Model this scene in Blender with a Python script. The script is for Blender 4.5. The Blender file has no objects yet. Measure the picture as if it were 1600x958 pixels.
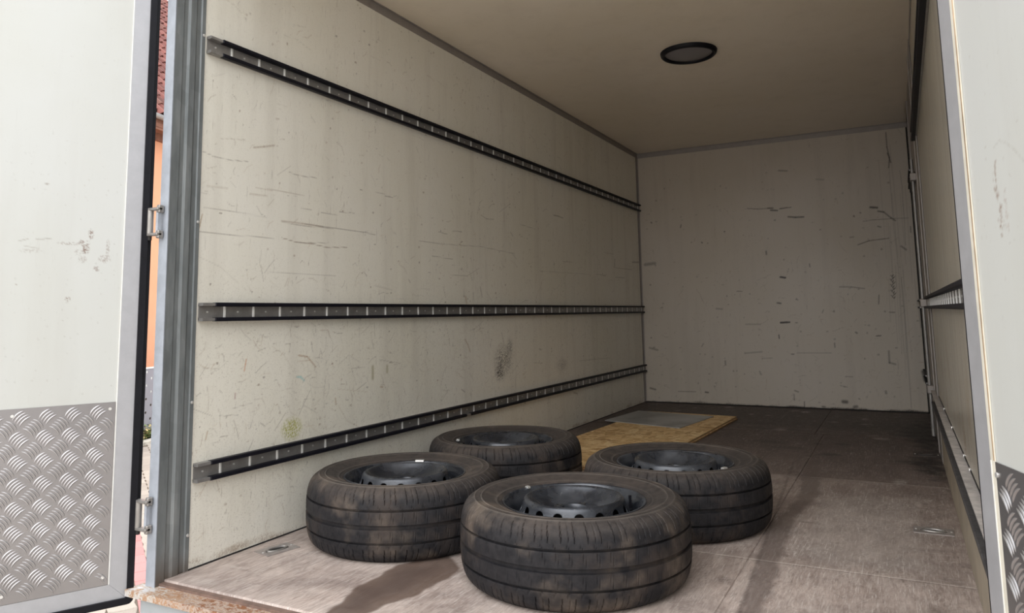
import bpy, bmesh, math, random
import numpy as np
from mathutils import Matrix, Vector

random.seed(7)
rng = np.random.default_rng(7)
sc = bpy.context.scene
COL = sc.collection
R_ = math.radians

# ------------------------------------------------------------------ camera
cam_d = bpy.data.cameras.new('camera')
cam = bpy.data.objects.new('camera', cam_d)
COL.objects.link(cam)
sc.camera = cam
cam_d.sensor_width = 36.0
cam_d.lens = 1151.24 / 1600 * 36.0
cam_d.shift_y = -(479.0 - 356.08) / 1600.0      # the photograph is cropped off-centre
cam_d.clip_start = 0.02
right = Vector((0.88515591, 0.46497573, -0.01722174))
fwd = Vector((-0.46006122, 0.88013616, 0.11706417))
up = right.cross(fwd)
cam.matrix_world = Matrix((
    (right.x, up.x, -fwd.x, 1.96767792),
    (right.y, up.y, -fwd.y, -1.4923526),
    (right.z, up.z, -fwd.z, 0.75274763),
    (0, 0, 0, 1)))

# ------------------------------------------------------------------ sky, light, exposure
wd = bpy.data.worlds.new('overcast_sky')
sc.world = wd
wd.use_nodes = True
wn = wd.node_tree
wn.nodes.clear()
wo = wn.nodes.new('ShaderNodeOutputWorld')
bg = wn.nodes.new('ShaderNodeBackground')
wg = wn.nodes.new('ShaderNodeTexCoord')
ws = wn.nodes.new('ShaderNodeSeparateXYZ')
wr = wn.nodes.new('ShaderNodeValToRGB')
wn.links.new(wg.outputs['Generated'], ws.inputs[0])
wn.links.new(ws.outputs['Z'], wr.inputs[0])
wr.color_ramp.elements[0].position = 0.0
wr.color_ramp.elements[0].color = (0.50, 0.51, 0.52, 1)   # overcast: zenith about three times the horizon
wr.color_ramp.elements[1].position = 1.0
wr.color_ramp.elements[1].color = (1.36, 1.40, 1.46, 1)
wn.links.new(wr.outputs[0], bg.inputs['Color'])
bg.inputs['Strength'].default_value = 1.0
wn.links.new(bg.outputs[0], wo.inputs['Surface'])

sun_d = bpy.data.lights.new('sun', 'SUN')
sun = bpy.data.objects.new('sun', sun_d)
COL.objects.link(sun)
sun.location = (6, -8, 12)
sun_d.energy = 0.5
sun_d.angle = R_(60)                              # sun behind bright thin cloud
sun_d.color = (1.0, 0.96, 0.9)
sun.rotation_euler = Vector((-0.02, -0.84, 0.52)).to_track_quat('Z', 'Y').to_euler()

vs = sc.view_settings
vs.view_transform = 'Standard'
vs.look = 'None'
vs.exposure = 1.25
vs.gamma = 1.0
vs.use_curve_mapping = False
sc.cycles.max_bounces = 14
sc.cycles.diffuse_bounces = 10
sc.cycles.glossy_bounces = 6
sc.cycles.use_fast_gi = False

W, L, H = 2.10, 4.66, 2.135
G = -0.95                                         # street level below the load floor

# ------------------------------------------------------------------ mesh helpers
class MB:
    def __init__(s): s.v = []; s.f = []; s.sm = []
    def add(s, vs, fs, smooth=False):
        n = len(s.v); s.v += [tuple(p) for p in vs]
        s.f += [tuple(i + n for i in f) for f in fs]; s.sm += [smooth] * len(fs); return s
    def box(s, a, b, M=None):
        x0, y0, z0 = a; x1, y1, z1 = b
        vs = [(x0,y0,z0),(x1,y0,z0),(x1,y1,z0),(x0,y1,z0),(x0,y0,z1),(x1,y0,z1),(x1,y1,z1),(x0,y1,z1)]
        if M is not None: vs = [tuple(M @ Vector(v)) for v in vs]
        return s.add(vs, [(0,3,2,1),(4,5,6,7),(0,1,5,4),(1,2,6,5),(2,3,7,6),(3,0,4,7)])
    def bevbox(s, a, b, c=0.002):
        """box with chamfered edges"""
        x0, y0, z0 = a; x1, y1, z1 = b
        bm = bmesh.new()
        bmesh.ops.create_cube(bm, size=1.0)
        for v in bm.verts:
            v.co = Vector(((x0+x1)/2 + v.co.x*(x1-x0), (y0+y1)/2 + v.co.y*(y1-y0), (z0+z1)/2 + v.co.z*(z1-z0)))
        bmesh.ops.bevel(bm, geom=bm.edges[:], offset=c, segments=1, affect='EDGES', profile=0.5)
        bm.verts.index_update()
        vs = [v.co[:] for v in bm.verts]; fs = [tuple(v.index for v in f.verts) for f in bm.faces]
        bm.free(); return s.add(vs, fs)
    def prism(s, prof, z0, z1, axis='z', smooth=False):
        """extrude a closed 2-D outline (counter-clockwise) along an axis"""
        n = len(prof)
        def P(p, z):
            return {'z': (p[0], p[1], z), 'y': (p[0], z, p[1]), 'x': (z, p[0], p[1])}[axis]
        vs = [P(p, z0) for p in prof] + [P(p, z1) for p in prof]
        fs = [(i, (i+1) % n, n+(i+1) % n, n+i) for i in range(n)]
        s.add(vs, fs, smooth)
        k = len(s.v) - 2*n
        s.f += [tuple(k + n - 1 - i for i in range(n)), tuple(k + n + i for i in range(n))]; s.sm += [False, False]
        return s
    def cyl(s, c, r, h, n=16, axis='z', r2=None, smooth=True):
        r2 = r if r2 is None else r2
        vs = []
        for k, (rr, z) in enumerate(((r, 0), (r2, h))):
            for i in range(n):
                a = 2*math.pi*i/n; p = (rr*math.cos(a), rr*math.sin(a), z)
                if axis == 'x': p = (p[2], p[0], p[1])
                if axis == 'y': p = (p[1], p[2], p[0])
                vs.append((c[0]+p[0], c[1]+p[1], c[2]+p[2]))
        s.add(vs, [(i, (i+1) % n, n+(i+1) % n, n+i) for i in range(n)], smooth)
        k = len(s.v) - 2*n
        s.f += [tuple(k+n-1-i for i in range(n)), tuple(k+n+i for i in range(n))]; s.sm += [False, False]
        return s
    def lathe(s, prof, n=64, closed=False, smooth=True, c=(0, 0, 0)):
        vs = []
        for r, z in prof:
            for i in range(n):
                a = 2*math.pi*i/n; vs.append((c[0]+r*math.cos(a), c[1]+r*math.sin(a), c[2]+z))
        m = len(prof); fs = []
        for j in range(m if closed else m-1):
            j2 = (j+1) % m
            for i in range(n):
                i2 = (i+1) % n; fs.append((j*n+i, j*n+i2, j2*n+i2, j2*n+i))
        return s.add(vs, fs, smooth)
    def build(s, name, mat, parent=None, loc=None, sharp=35):
        me = bpy.data.meshes.new(name)
        me.from_pydata(s.v, [], s.f)
        me.update()
        me.polygons.foreach_set('use_smooth', s.sm)
        if any(s.sm): me.set_sharp_from_angle(angle=R_(sharp))
        if mat: me.materials.append(mat)
        return link(name, me, parent, loc)

def link(name, me, parent=None, loc=None):
    o = bpy.data.objects.new(name, me); COL.objects.link(o)
    if parent is not None: o.parent = parent
    if loc is not None: o.location = loc
    return o
def dup(o, parent=None, loc=None, rz=None):
    c = o.copy(); COL.objects.link(c)
    if parent is not None: c.parent = parent
    if loc is not None: c.location = loc
    if rz is not None: c.rotation_euler = (0, 0, rz)
    return c
def tag(o, label=None, cat=None, group=None, kind=None):
    if label: o['label'] = label
    if cat: o['category'] = cat
    if group: o['group'] = group
    if kind: o['kind'] = kind
    return o
def empty(name, loc=(0, 0, 0), rz=0.0):
    o = bpy.data.objects.new(name, None); COL.objects.link(o)
    o.empty_display_size = 0.1
    o.location = loc; o.rotation_euler = (0, 0, rz); return o
def clean(me, dist=1e-5):
    bm = bmesh.new(); bm.from_mesh(me)
    bmesh.ops.remove_doubles(bm, verts=bm.verts, dist=dist)
    bmesh.ops.recalc_face_normals(bm, faces=bm.faces)
    bm.to_mesh(me); bm.free()

# ------------------------------------------------------------------ material helpers
class NT:
    def __init__(s, name):
        s.m = bpy.data.materials.new(name); s.m.use_nodes = True
        s.t = s.m.node_tree; s.t.nodes.clear()
        s.out = s.t.nodes.new('ShaderNodeOutputMaterial')
        s.b = s.t.nodes.new('ShaderNodeBsdfPrincipled')
        s.t.links.new(s.b.outputs[0], s.out.inputs[0])
        s.tc = s.t.nodes.new('ShaderNodeTexCoord'); s.co = s.tc.outputs['Object']
    def set(s, sock, v):
        if hasattr(v, 'is_linked') or isinstance(v, bpy.types.NodeSocket): s.t.links.new(v, sock)
        elif isinstance(v, (tuple, list)) and len(v) == 3 and sock.type == 'RGBA': sock.default_value = (*v, 1)
        else: sock.default_value = v
    def map(s, scale=(1, 1, 1), rot=(0, 0, 0), loc=(0, 0, 0), co=None):
        n = s.t.nodes.new('ShaderNodeMapping'); s.set(n.inputs['Vector'], co or s.co)
        n.inputs['Scale'].default_value = scale; n.inputs['Rotation'].default_value = rot
        n.inputs['Location'].default_value = loc; return n.outputs[0]
    def noise(s, scale=5, detail=4, rough=.6, co=None, dist=0.0, col=False):
        n = s.t.nodes.new('ShaderNodeTexNoise'); s.set(n.inputs['Vector'], co or s.co)
        n.inputs['Scale'].default_value = scale; n.inputs['Detail'].default_value = detail
        n.inputs['Roughness'].default_value = rough; n.inputs['Distortion'].default_value = dist
        return n.outputs['Color' if col else 'Fac']
    def vor(s, scale=5, feature='F1', co=None, out='Distance', rand=1.0):
        n = s.t.nodes.new('ShaderNodeTexVoronoi'); s.set(n.inputs['Vector'], co or s.co)
        n.feature = feature; n.inputs['Scale'].default_value = scale
        n.inputs['Randomness'].default_value = rand; return n.outputs[out]
    def ramp(s, v, stops, interp='LINEAR'):
        n = s.t.nodes.new('ShaderNodeValToRGB'); s.set(n.inputs[0], v)
        cr = n.color_ramp; cr.interpolation = interp
        while len(cr.elements) < len(stops): cr.elements.new(0.5)
        for e, (p, c) in zip(cr.elements, stops):
            e.position = p; e.color = (c, c, c, 1) if not isinstance(c, (tuple, list)) else (*c, 1)
        return n.outputs[0]
    def mix(s, f, a, b, mode='MIX'):
        n = s.t.nodes.new('ShaderNodeMix'); n.data_type = 'RGBA'; n.blend_type = mode
        s.set(n.inputs[0], f); s.set(n.inputs[6], a); s.set(n.inputs[7], b); return n.outputs[2]
    def math(s, op, a, b=0.5, c=None):
        n = s.t.nodes.new('ShaderNodeMath'); n.operation = op
        s.set(n.inputs[0], a); s.set(n.inputs[1], b)
        if c is not None: s.set(n.inputs[2], c)
        return n.outputs[0]
    def attr(s, name):
        n = s.t.nodes.new('ShaderNodeAttribute'); n.attribute_name = name; return n
    def rnd(s):
        return s.t.nodes.new('ShaderNodeObjectInfo').outputs['Random']
    def sep(s, co=None):
        n = s.t.nodes.new('ShaderNodeSeparateXYZ'); s.set(n.inputs[0], co or s.co); return n.outputs
    def bump(s, h, strength=.3, dist=.002):
        n = s.t.nodes.new('ShaderNodeBump'); s.set(n.inputs['Height'], h)
        n.inputs['Strength'].default_value = strength; n.inputs['Distance'].default_value = dist
        s.t.links.new(n.outputs[0], s.b.inputs['Normal'])
    def fin(s, color, rough=.5, metal=0.0, spec=.5, coat=0.0):
        s.set(s.b.inputs['Base Color'], color); s.set(s.b.inputs['Roughness'], rough)
        s.set(s.b.inputs['Metallic'], metal); s.set(s.b.inputs['Specular IOR Level'], spec)
        if coat: s.b.inputs['Coat Weight'].default_value = coat; s.b.inputs['Coat Roughness'].default_value = .12
        return s.m

def simple(name, color, rough=.5, metal=0.0, var=.12, scale=12, bump=0.0, spec=.5):
    t = NT(name)
    n = t.noise(scale, 5, .65)
    c = t.mix(t.ramp(n, [(.3, 0.0), (.7, 1.0)]), tuple(x*(1-var) for x in color), tuple(min(1, x*(1+var)) for x in color))
    if bump: t.bump(t.noise(scale*8, 3), .4, bump)
    return t.fin(c, t.math('ADD', t.math('MULTIPLY', n, .15), rough-.07), metal, spec)

# painted composite panel (inside walls, doors): cream colour, fine scratches, scuffs come as a painted attribute
def cream(name, base, dirt, scr=.5, rough=.38, grime=.3, attr=True, flat='x'):
    t = NT(name)
    rot = {'x': (0, 0, 0), 'y': (0, 0, 0), 'z': (0, 0, 0)}[flat]
    big = t.noise(1.3, 4, .6)
    c = t.mix(t.ramp(big, [(.3, 0.0), (.75, 1.0)]), base, tuple(x*y for x, y in zip(base, (.93, .92, .87))))
    # vertical faint streaks
    vst = t.noise(9, 4, .6, t.map((1, 1, .08)))
    c = t.mix(t.math('MULTIPLY', t.ramp(vst, [(.5, 0.0), (.8, 1.0)]), grime*.45), c, dirt)
    # specks of dirt
    sp = t.noise(70, 3, .7)
    area = t.ramp(t.noise(2.3, 4, .65), [(.4, .15), (.65, 1.0)])
    spm = t.math('MULTIPLY', t.ramp(sp, [(.62, 0.0), (.72, 1.0)]), area)
    c = t.mix(t.math('MULTIPLY', spm, grime), c, dirt)
    if flat == 'x':                                # fine scuff marks, densest in the loading zone between floor and waist height
        zz = t.sep()[2]
        low = t.ramp(zz, [(.0, 1.0), (.80, .9), (1.0, .35)])
        for k, (sc_, an) in enumerate((((1, 90, 300), .2), ((1, 300, 80), .1), ((1, 160, 160), .8))):
            f = t.noise(1.0, 3, .65, t.map(sc_, (an, 0, 0), (0, k*3, 0)), .8)
            c = t.mix(t.math('MULTIPLY', t.math('MULTIPLY', t.ramp(f, [(.60, 0.0), (.70, 1.0)]), low), .34), c, dirt)
    # hair scratches in several directions
    for k, (ang, st) in enumerate(((.2, 22), (1.3, 26), (-.5, 20), (1.57, 30))):
        r = {'x': (ang, 0, 0), 'y': (0, ang, 0), 'z': (0, 0, ang)}[flat]
        s3 = {'x': (1, st*8, st*.55), 'y': (st*8, 1, st*.55), 'z': (st*8, st*.55, 1)}[flat]
        sn = t.noise(1.0, 2, .5, t.map(s3, r, (k*3.1, k*1.7, k)), .25)
        m = t.ramp(sn, [(.70, 0.0), (.76, 1.0)])
        c = t.mix(t.math('MULTIPLY', t.math('MULTIPLY', m, area), scr*.5), c, dirt)
    if attr:
        a = t.attr('wear')
        c = t.mix(a.outputs['Alpha'], c, a.outputs['Color'])
    t.bump(t.noise(3, 3, .5), .15, .004)
    return t.fin(c, t.math('ADD', t.math('MULTIPLY', big, .2), rough-.1), 0, .5)

M = {}
M['wall'] = cream('painted_wall_panel', (.87, .845, .765), (.25, .20, .15), 1.1, .36, .42)
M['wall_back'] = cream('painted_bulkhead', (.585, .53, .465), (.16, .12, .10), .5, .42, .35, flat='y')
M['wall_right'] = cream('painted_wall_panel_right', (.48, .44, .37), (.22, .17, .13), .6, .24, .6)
M['ceiling'] = cream('gloss_ceiling_panel', (.86, .78, .665), (.25, .2, .15), .05, .22, .2, False, flat='z')
M['door'] = cream('door_panel_paint', (.585, .595, .578), (.30, .26, .22), .18, .42, .25, flat='y')
M['edge'] = simple('bare_board_edge', (.60, .53, .42), .7, 0, .15, 30)
M['outer'] = simple('outer_white_skin', (.78, .78, .76), .35, 0, .04)
M['alu'] = simple('brushed_aluminium', (.43, .43, .448), .48, .35, .06, 20)
M['alu_dark'] = simple('dull_aluminium_trim', (.34, .31, .29), .5, .4, .08, 20)
M['rail'] = simple('galvanised_rail', (.33, .32, .31), .42, .55, .14, 30)
M['rung'] = simple('bright_rail_edge', (.88, .87, .84), .4, .2, .05, 30)
M['black'] = simple('black_rubber', (.006, .006, .009), .5, 0, .3, 20, .0008, .22)
M['black2'] = simple('black_rail_strip', (.007, .007, .012), .5, 0, .3, 40, .0006, .25)
M['steel'] = simple('hinge_steel', (.36, .34, .32), .42, .7, .15, 40)
M['screw'] = simple('screw_head', (.75, .74, .72), .35, .6, .1, 50)
M['dark'] = simple('dark_gap', (.02, .018, .017), .8)
M['white'] = simple('white_sealant', (.82, .81, .77), .5, 0, .06, 60)
M['mould'] = simple('yellowed_sealant', (.42, .30, .19), .6, 0, .5, 7)
M['greypaint'] = simple('grey_painted_steel', (.38, .41, .43), .45, .1, .08, 10)

def galv():
    t = NT('galvanised_post')
    n = t.noise(3, 5, .6, t.map((4, 9, 1.4)))
    c = t.ramp(n, [(.3, (.145, .160, .164)), (.5, (.195, .212, .216)), (.65, (.245, .26, .262)), (.8, (.33, .34, .34))])
    sp = t.vor(26, co=t.map((1, 1, .5)), out='Color')
    c = t.mix(.08, c, t.sep(sp)[0], 'OVERLAY')
    z = t.sep()[2]
    foot = t.math('MULTIPLY', t.ramp(t.math('ADD', z, t.math('MULTIPLY', t.noise(14, 4), .10)), [(.04, 1.0), (.13, 0.0)]), .8)
    c = t.mix(foot, c, (.13, .095, .07))
    t.bump(n, .25, .003)
    return t.fin(c, .5, .25)
M['galv'] = galv()
M['galv_light'] = simple('weathered_post_face', (.40, .43, .48), .5, .25, .16, 14)

def rust():
    t = NT('rusty_galvanised_sill')
    n = t.noise(46, 6, .75, t.map((1, 1.6, 1)))
    x = t.sep()[0]
    am = t.math('ADD', n, t.ramp(x, [(-.05, -.1 if False else 0.0), (.25, .25)]))
    c = t.ramp(am, [(.40, (.62, .61, .62)), (.50, (.55, .50, .44)), (.60, (.40, .20, .09)), (.70, (.50, .42, .36)), (.80, (.26, .11, .05))])
    s = t.noise(50, 4, .7)
    c = t.mix(t.math('MULTIPLY', t.ramp(s, [(.58, 0.0), (.66, 1.0)]), .6), c, (.33, .15, .06))
    t.bump(n, .5, .003)
    return t.fin(c, .62, .15)
M['rust'] = rust()

def tread_plate(name, c0):
    t = NT(name)
    n = t.noise(4, 4)
    c = t.mix(t.ramp(n, [(.35, 0.0), (.7, 1.0)]), c0, tuple(x*.86 for x in c0))
    return t.fin(c, t.math('ADD', t.math('MULTIPLY', n, .15), .26), .75)
M['plate'] = tread_plate('tread_plate_aluminium', (.325, .31, .312))
M['bar'] = tread_plate('tread_plate_bars', (.50, .485, .49))

def floor_mat():
    t = NT('worn_phenolic_plywood')
    rn = t.rnd()
    geo = t.t.nodes.new('ShaderNodeNewGeometry').outputs['Position']
    g1 = t.noise(1.0, 5, .65, t.map((14, 3.2, 1), (0, 0, .15), co=geo), .4)
    g2 = t.noise(1.0, 6, .75, t.map((95, 16, 1), (0, 0, -.1), co=geo), .5)
    base = t.ramp(g1, [(.28, (.27, .205, .178)), (.45, (.45, .365, .325)), (.6, (.60, .505, .455)), (.75, (.74, .645, .59))])
    base = t.mix(.55, base, t.ramp(g2, [(.3, (.24, .18, .155)), (.52, (.52, .435, .39)), (.72, (.80, .71, .65))]))
    # back sheets are darker; light fading towards the back is painted in too
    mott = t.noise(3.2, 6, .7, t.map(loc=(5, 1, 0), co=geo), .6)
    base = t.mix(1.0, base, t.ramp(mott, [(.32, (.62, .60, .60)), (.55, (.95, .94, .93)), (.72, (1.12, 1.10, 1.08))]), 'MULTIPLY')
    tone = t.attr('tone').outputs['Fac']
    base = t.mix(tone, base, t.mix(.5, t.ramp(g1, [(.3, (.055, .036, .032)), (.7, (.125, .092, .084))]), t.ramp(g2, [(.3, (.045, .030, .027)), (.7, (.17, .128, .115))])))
    # pale scratches, random lengths and directions
    for k, ang in enumerate((.3, 1.0, -.55, 1.9, -.15, -1.1, .7)):
        sn = t.noise(1.0, 2, .5, t.map((190, 10, 1), (0, 0, ang), (k*2.3, k*5.1, 0), geo), .6)
        m = t.math('MULTIPLY', t.ramp(sn, [(.64, 0.0), (.70, 1.0)]), t.ramp(t.noise(3.0, 3, .5, t.map(loc=(k*9, 0, 0), co=geo)), [(.4, 0.0), (.62, 1.0)]))
        base = t.mix(t.math('MULTIPLY', m, t.math('MULTIPLY_ADD', tone, -.36, .55)), base, (.74, .68, .63))
    a = t.attr('wear')
    base = t.mix(a.outputs['Alpha'], base, a.outputs['Color'])
    t.bump(t.math('ADD', g2, g1), .25, .002)
    return t.fin(base, t.math('ADD', t.math('MULTIPLY', g2, .25), .42), 0, .35)
M['floor'] = floor_mat()

def rubber():
    t = NT('dusty_tyre_rubber')
    r = t.rnd()
    off = t.t.nodes.new('ShaderNodeCombineXYZ'); t.set(off.inputs[0], t.math('MULTIPLY', r, 13.0)); t.set(off.inputs[1], t.math('MULTIPLY', r, 7.0))
    va = t.t.nodes.new('ShaderNodeVectorMath'); t.set(va.inputs[0], t.co); t.t.links.new(off.outputs[0], va.inputs[1]); co = va.outputs[0]
    n1 = t.noise(6, 5, .62, co)
    n2 = t.noise(42, 4, .7, co)
    c = t.mix(t.ramp(n2, [(.3, 0.0), (.75, 1.0)]), (.010, .010, .012), (.029, .027, .029))
    c = t.mix(t.math('MULTIPLY', t.ramp(n1, [(.50, 0.0), (.70, 1.0)]), .70), c, (.072, .055, .046))
    z = t.sep()[2]
    top = t.ramp(z, [(.185, 0.0), (.222, 1.0)])
    c = t.mix(t.math('MULTIPLY', top, t.ramp(n2, [(.3, .25), (.7, .65)])), c, (.105, .086, .074))
    n3 = t.noise(3.5, 4, .6, t.map(loc=(4, 2, 1), co=co))
    c = t.mix(t.math('MULTIPLY', t.ramp(n3, [(.53, 0.0), (.66, 1.0)]), t.math('MULTIPLY', n2, .85)), c, (.22, .17, .13))
    sx_ = t.sep(); rr = t.math('SQRT', t.math('ADD', t.math('MULTIPLY', sx_[0], sx_[0]), t.math('MULTIPLY', sx_[1], sx_[1])))
    for q_ in (.2300, .2730, .2935):
        dd = t.math('ABSOLUTE', t.math('SUBTRACT', rr, q_))
        c = t.mix(t.math('MULTIPLY', t.math('MULTIPLY', t.ramp(dd, [(.0008, 1.0), (.0026, 0.0)]), top), t.math('MULTIPLY', n1, .55)), c, (.24, .21, .18))
    t.bump(n2, .3, .0012)
    return t.fin(c, t.math('ADD', t.math('MULTIPLY', n1, .25), .50), 0, .22)
M['rubber'] = rubber()

def wheel():
    t = NT('black_painted_steel_wheel')
    r = t.rnd()
    off = t.t.nodes.new('ShaderNodeCombineXYZ'); t.set(off.inputs[0], t.math('MULTIPLY', r, 31.0))
    va = t.t.nodes.new('ShaderNodeVectorMath'); t.set(va.inputs[0], t.co); t.t.links.new(off.outputs[0], va.inputs[1]); co = va.outputs[0]
    n = t.noise(9, 4, .6, co)
    c = t.mix(t.ramp(n, [(.4, 0.0), (.75, 1.0)]), (.026, .029, .037), (.10, .108, .125))
    f = t.noise(60, 5, .75, co, 1.5)
    c = t.mix(t.math('MULTIPLY', t.ramp(f, [(.62, 0.0), (.68, 1.0)]), t.ramp(n, [(.52, 0.0), (.62, .8)])), c, (.42, .42, .43))
    t.bump(n, .2, .002)
    return t.fin(c, t.ramp(n, [(.35, .20), (.7, .40)]), .35, .8)
M['wheel'] = wheel()

def osb():
    t = NT('osb_strands')
    c = None
    v1 = t.vor(1.0, co=t.map((34, 11, 1), (0, 0, .35)), out='Color')
    v2 = t.vor(1.0, co=t.map((13, 44, 1), (0, 0, -.3), (3, 1, 0)), out='Color')
    b1 = t.sep(v1)[0]; b2 = t.sep(v2)[0]
    c1 = t.ramp(b1, [(0.0, (.55, .33, .14)), (.5, (.78, .54, .26)), (1.0, (.92, .72, .42))])
    c2 = t.ramp(b2, [(0.0, (.48, .27, .11)), (.5, (.76, .52, .25)), (1.0, (.90, .68, .38))])
    c = t.mix(t.ramp(t.noise(20, 3), [(.48, 0.0), (.52, 1.0)]), c1, c2)
    t.bump(t.noise(60, 3), .3, .001)
    return t.fin(c, .6, 0, .3)
M['osb'] = osb()
M['osb_edge'] = simple('osb_cut_edge', (.34, .22, .12), .8, 0, .4, 60)

def grey_sheet():
    t = NT('smudged_grey_sheet')
    n = t.noise(4, 5, .6, dist=.6)
    c = t.ramp(n, [(.3, (.18, .185, .185)), (.5, (.36, .37, .37)), (.7, (.48, .49, .49))])
    return t.fin(c, .3, .25)
M['sheet'] = grey_sheet()

def plaster():
    t = NT('salmon_plaster')
    n = t.noise(2, 5, .6)
    c = t.mix(n, (.78, .36, .21), (.86, .44, .27))
    t.bump(t.noise(60, 3), .4, .004)
    return t.fin(c, .85, 0, .2)
M['plaster'] = plaster()

def tile():
    t = NT('clay_roof_tile')
    r = t.rnd()
    c = t.ramp(r, [(0.0, (.12, .042, .034)), (.4, (.20, .066, .054)), (.8, (.27, .10, .08)), (1.0, (.17, .08, .06))])
    n = t.noise(14, 5, .7)
    c = t.mix(t.math('MULTIPLY', t.ramp(n, [(.5, 0.0), (.75, 1.0)]), .5), c, (.12, .09, .07))
    return t.fin(c, .7, 0, .3)
M['tile'] = tile()

def paver(name, a, b):
    t = NT(name)
    r = t.rnd()
    c = t.ramp(r, [(0.0, a), (1.0, b)])
    n = t.noise(120, 3, .8)
    c = t.mix(t.math('MULTIPLY', t.ramp(n, [(.45, 0.0), (.7, 1.0)]), .35), c, tuple(x*.45 for x in a))
    t.bump(n, .4, .003)
    return t.fin(c, .85, 0, .2)
M['paver_pink'] = paver('pink_concrete_paver', (.46, .215, .205), (.56, .28, .265))
M['paver_beige'] = paver('beige_concrete_paver', (.36, .315, .27), (.46, .41, .35))
def ground_mat():
    t = NT('joint_sand_ground')
    br = t.t.nodes.new('ShaderNodeTexBrick'); t.set(br.inputs['Vector'], t.map((1, 1, 1), (0, 0, .575)))
    br.inputs['Scale'].default_value = 1.0; br.inputs['Brick Width'].default_value = .2; br.inputs['Row Height'].default_value = .1
    br.inputs['Mortar Size'].default_value = .005
    br.inputs['Color1'].default_value = (.56, .51, .45, 1); br.inputs['Color2'].default_value = (.64, .58, .51, 1); br.inputs['Mortar'].default_value = (.2, .17, .14, 1)
    return t.fin(br.outputs[0], .9, 0, .2)
M['ground'] = ground_mat()
M['joint'] = simple('joint_sand', (.16, .13, .10), .95)
M['soil'] = simple('garden_soil', (.07, .055, .035), .95, 0, .4, 20)
M['leaf'] = simple('green_leaves', (.12, .17, .05), .6, 0, .5, 9)
M['leaf_dry'] = simple('dry_yellow_leaves', (.45, .36, .16), .7, 0, .4, 9)
M['kerb'] = simple('kerb_stone', (.48, .44, .37), .85, 0, .15, 12)
M['perf'] = simple('grey_perforated_metal', (.27, .26, .29), .5, .1, .06, 3)
M['zinc'] = simple('zinc_gutter', (.36, .35, .35), .45, .5, .1, 8)
M['fascia'] = simple('brown_fascia_board', (.24, .10, .06), .7, 0, .2, 12)
M['glass_lamp'] = simple('frosted_lamp_lens', (.20, .19, .20), .35, 0, .08, 30)
M['bead'] = simple('aged_cream_sealant', (.72, .68, .58), .6, 0, .1, 14)
M['dusty_black'] = simple('dusty_black_strip', (.06, .055, .055), .8, 0, .5, 40)
M['dust'] = simple('thick_grey_dust', (.42, .385, .36), .9, 0, .3, 25)
M['kick'] = simple('kick_board_face', (.40, .345, .265), .5, 0, .22, 7)

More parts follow.
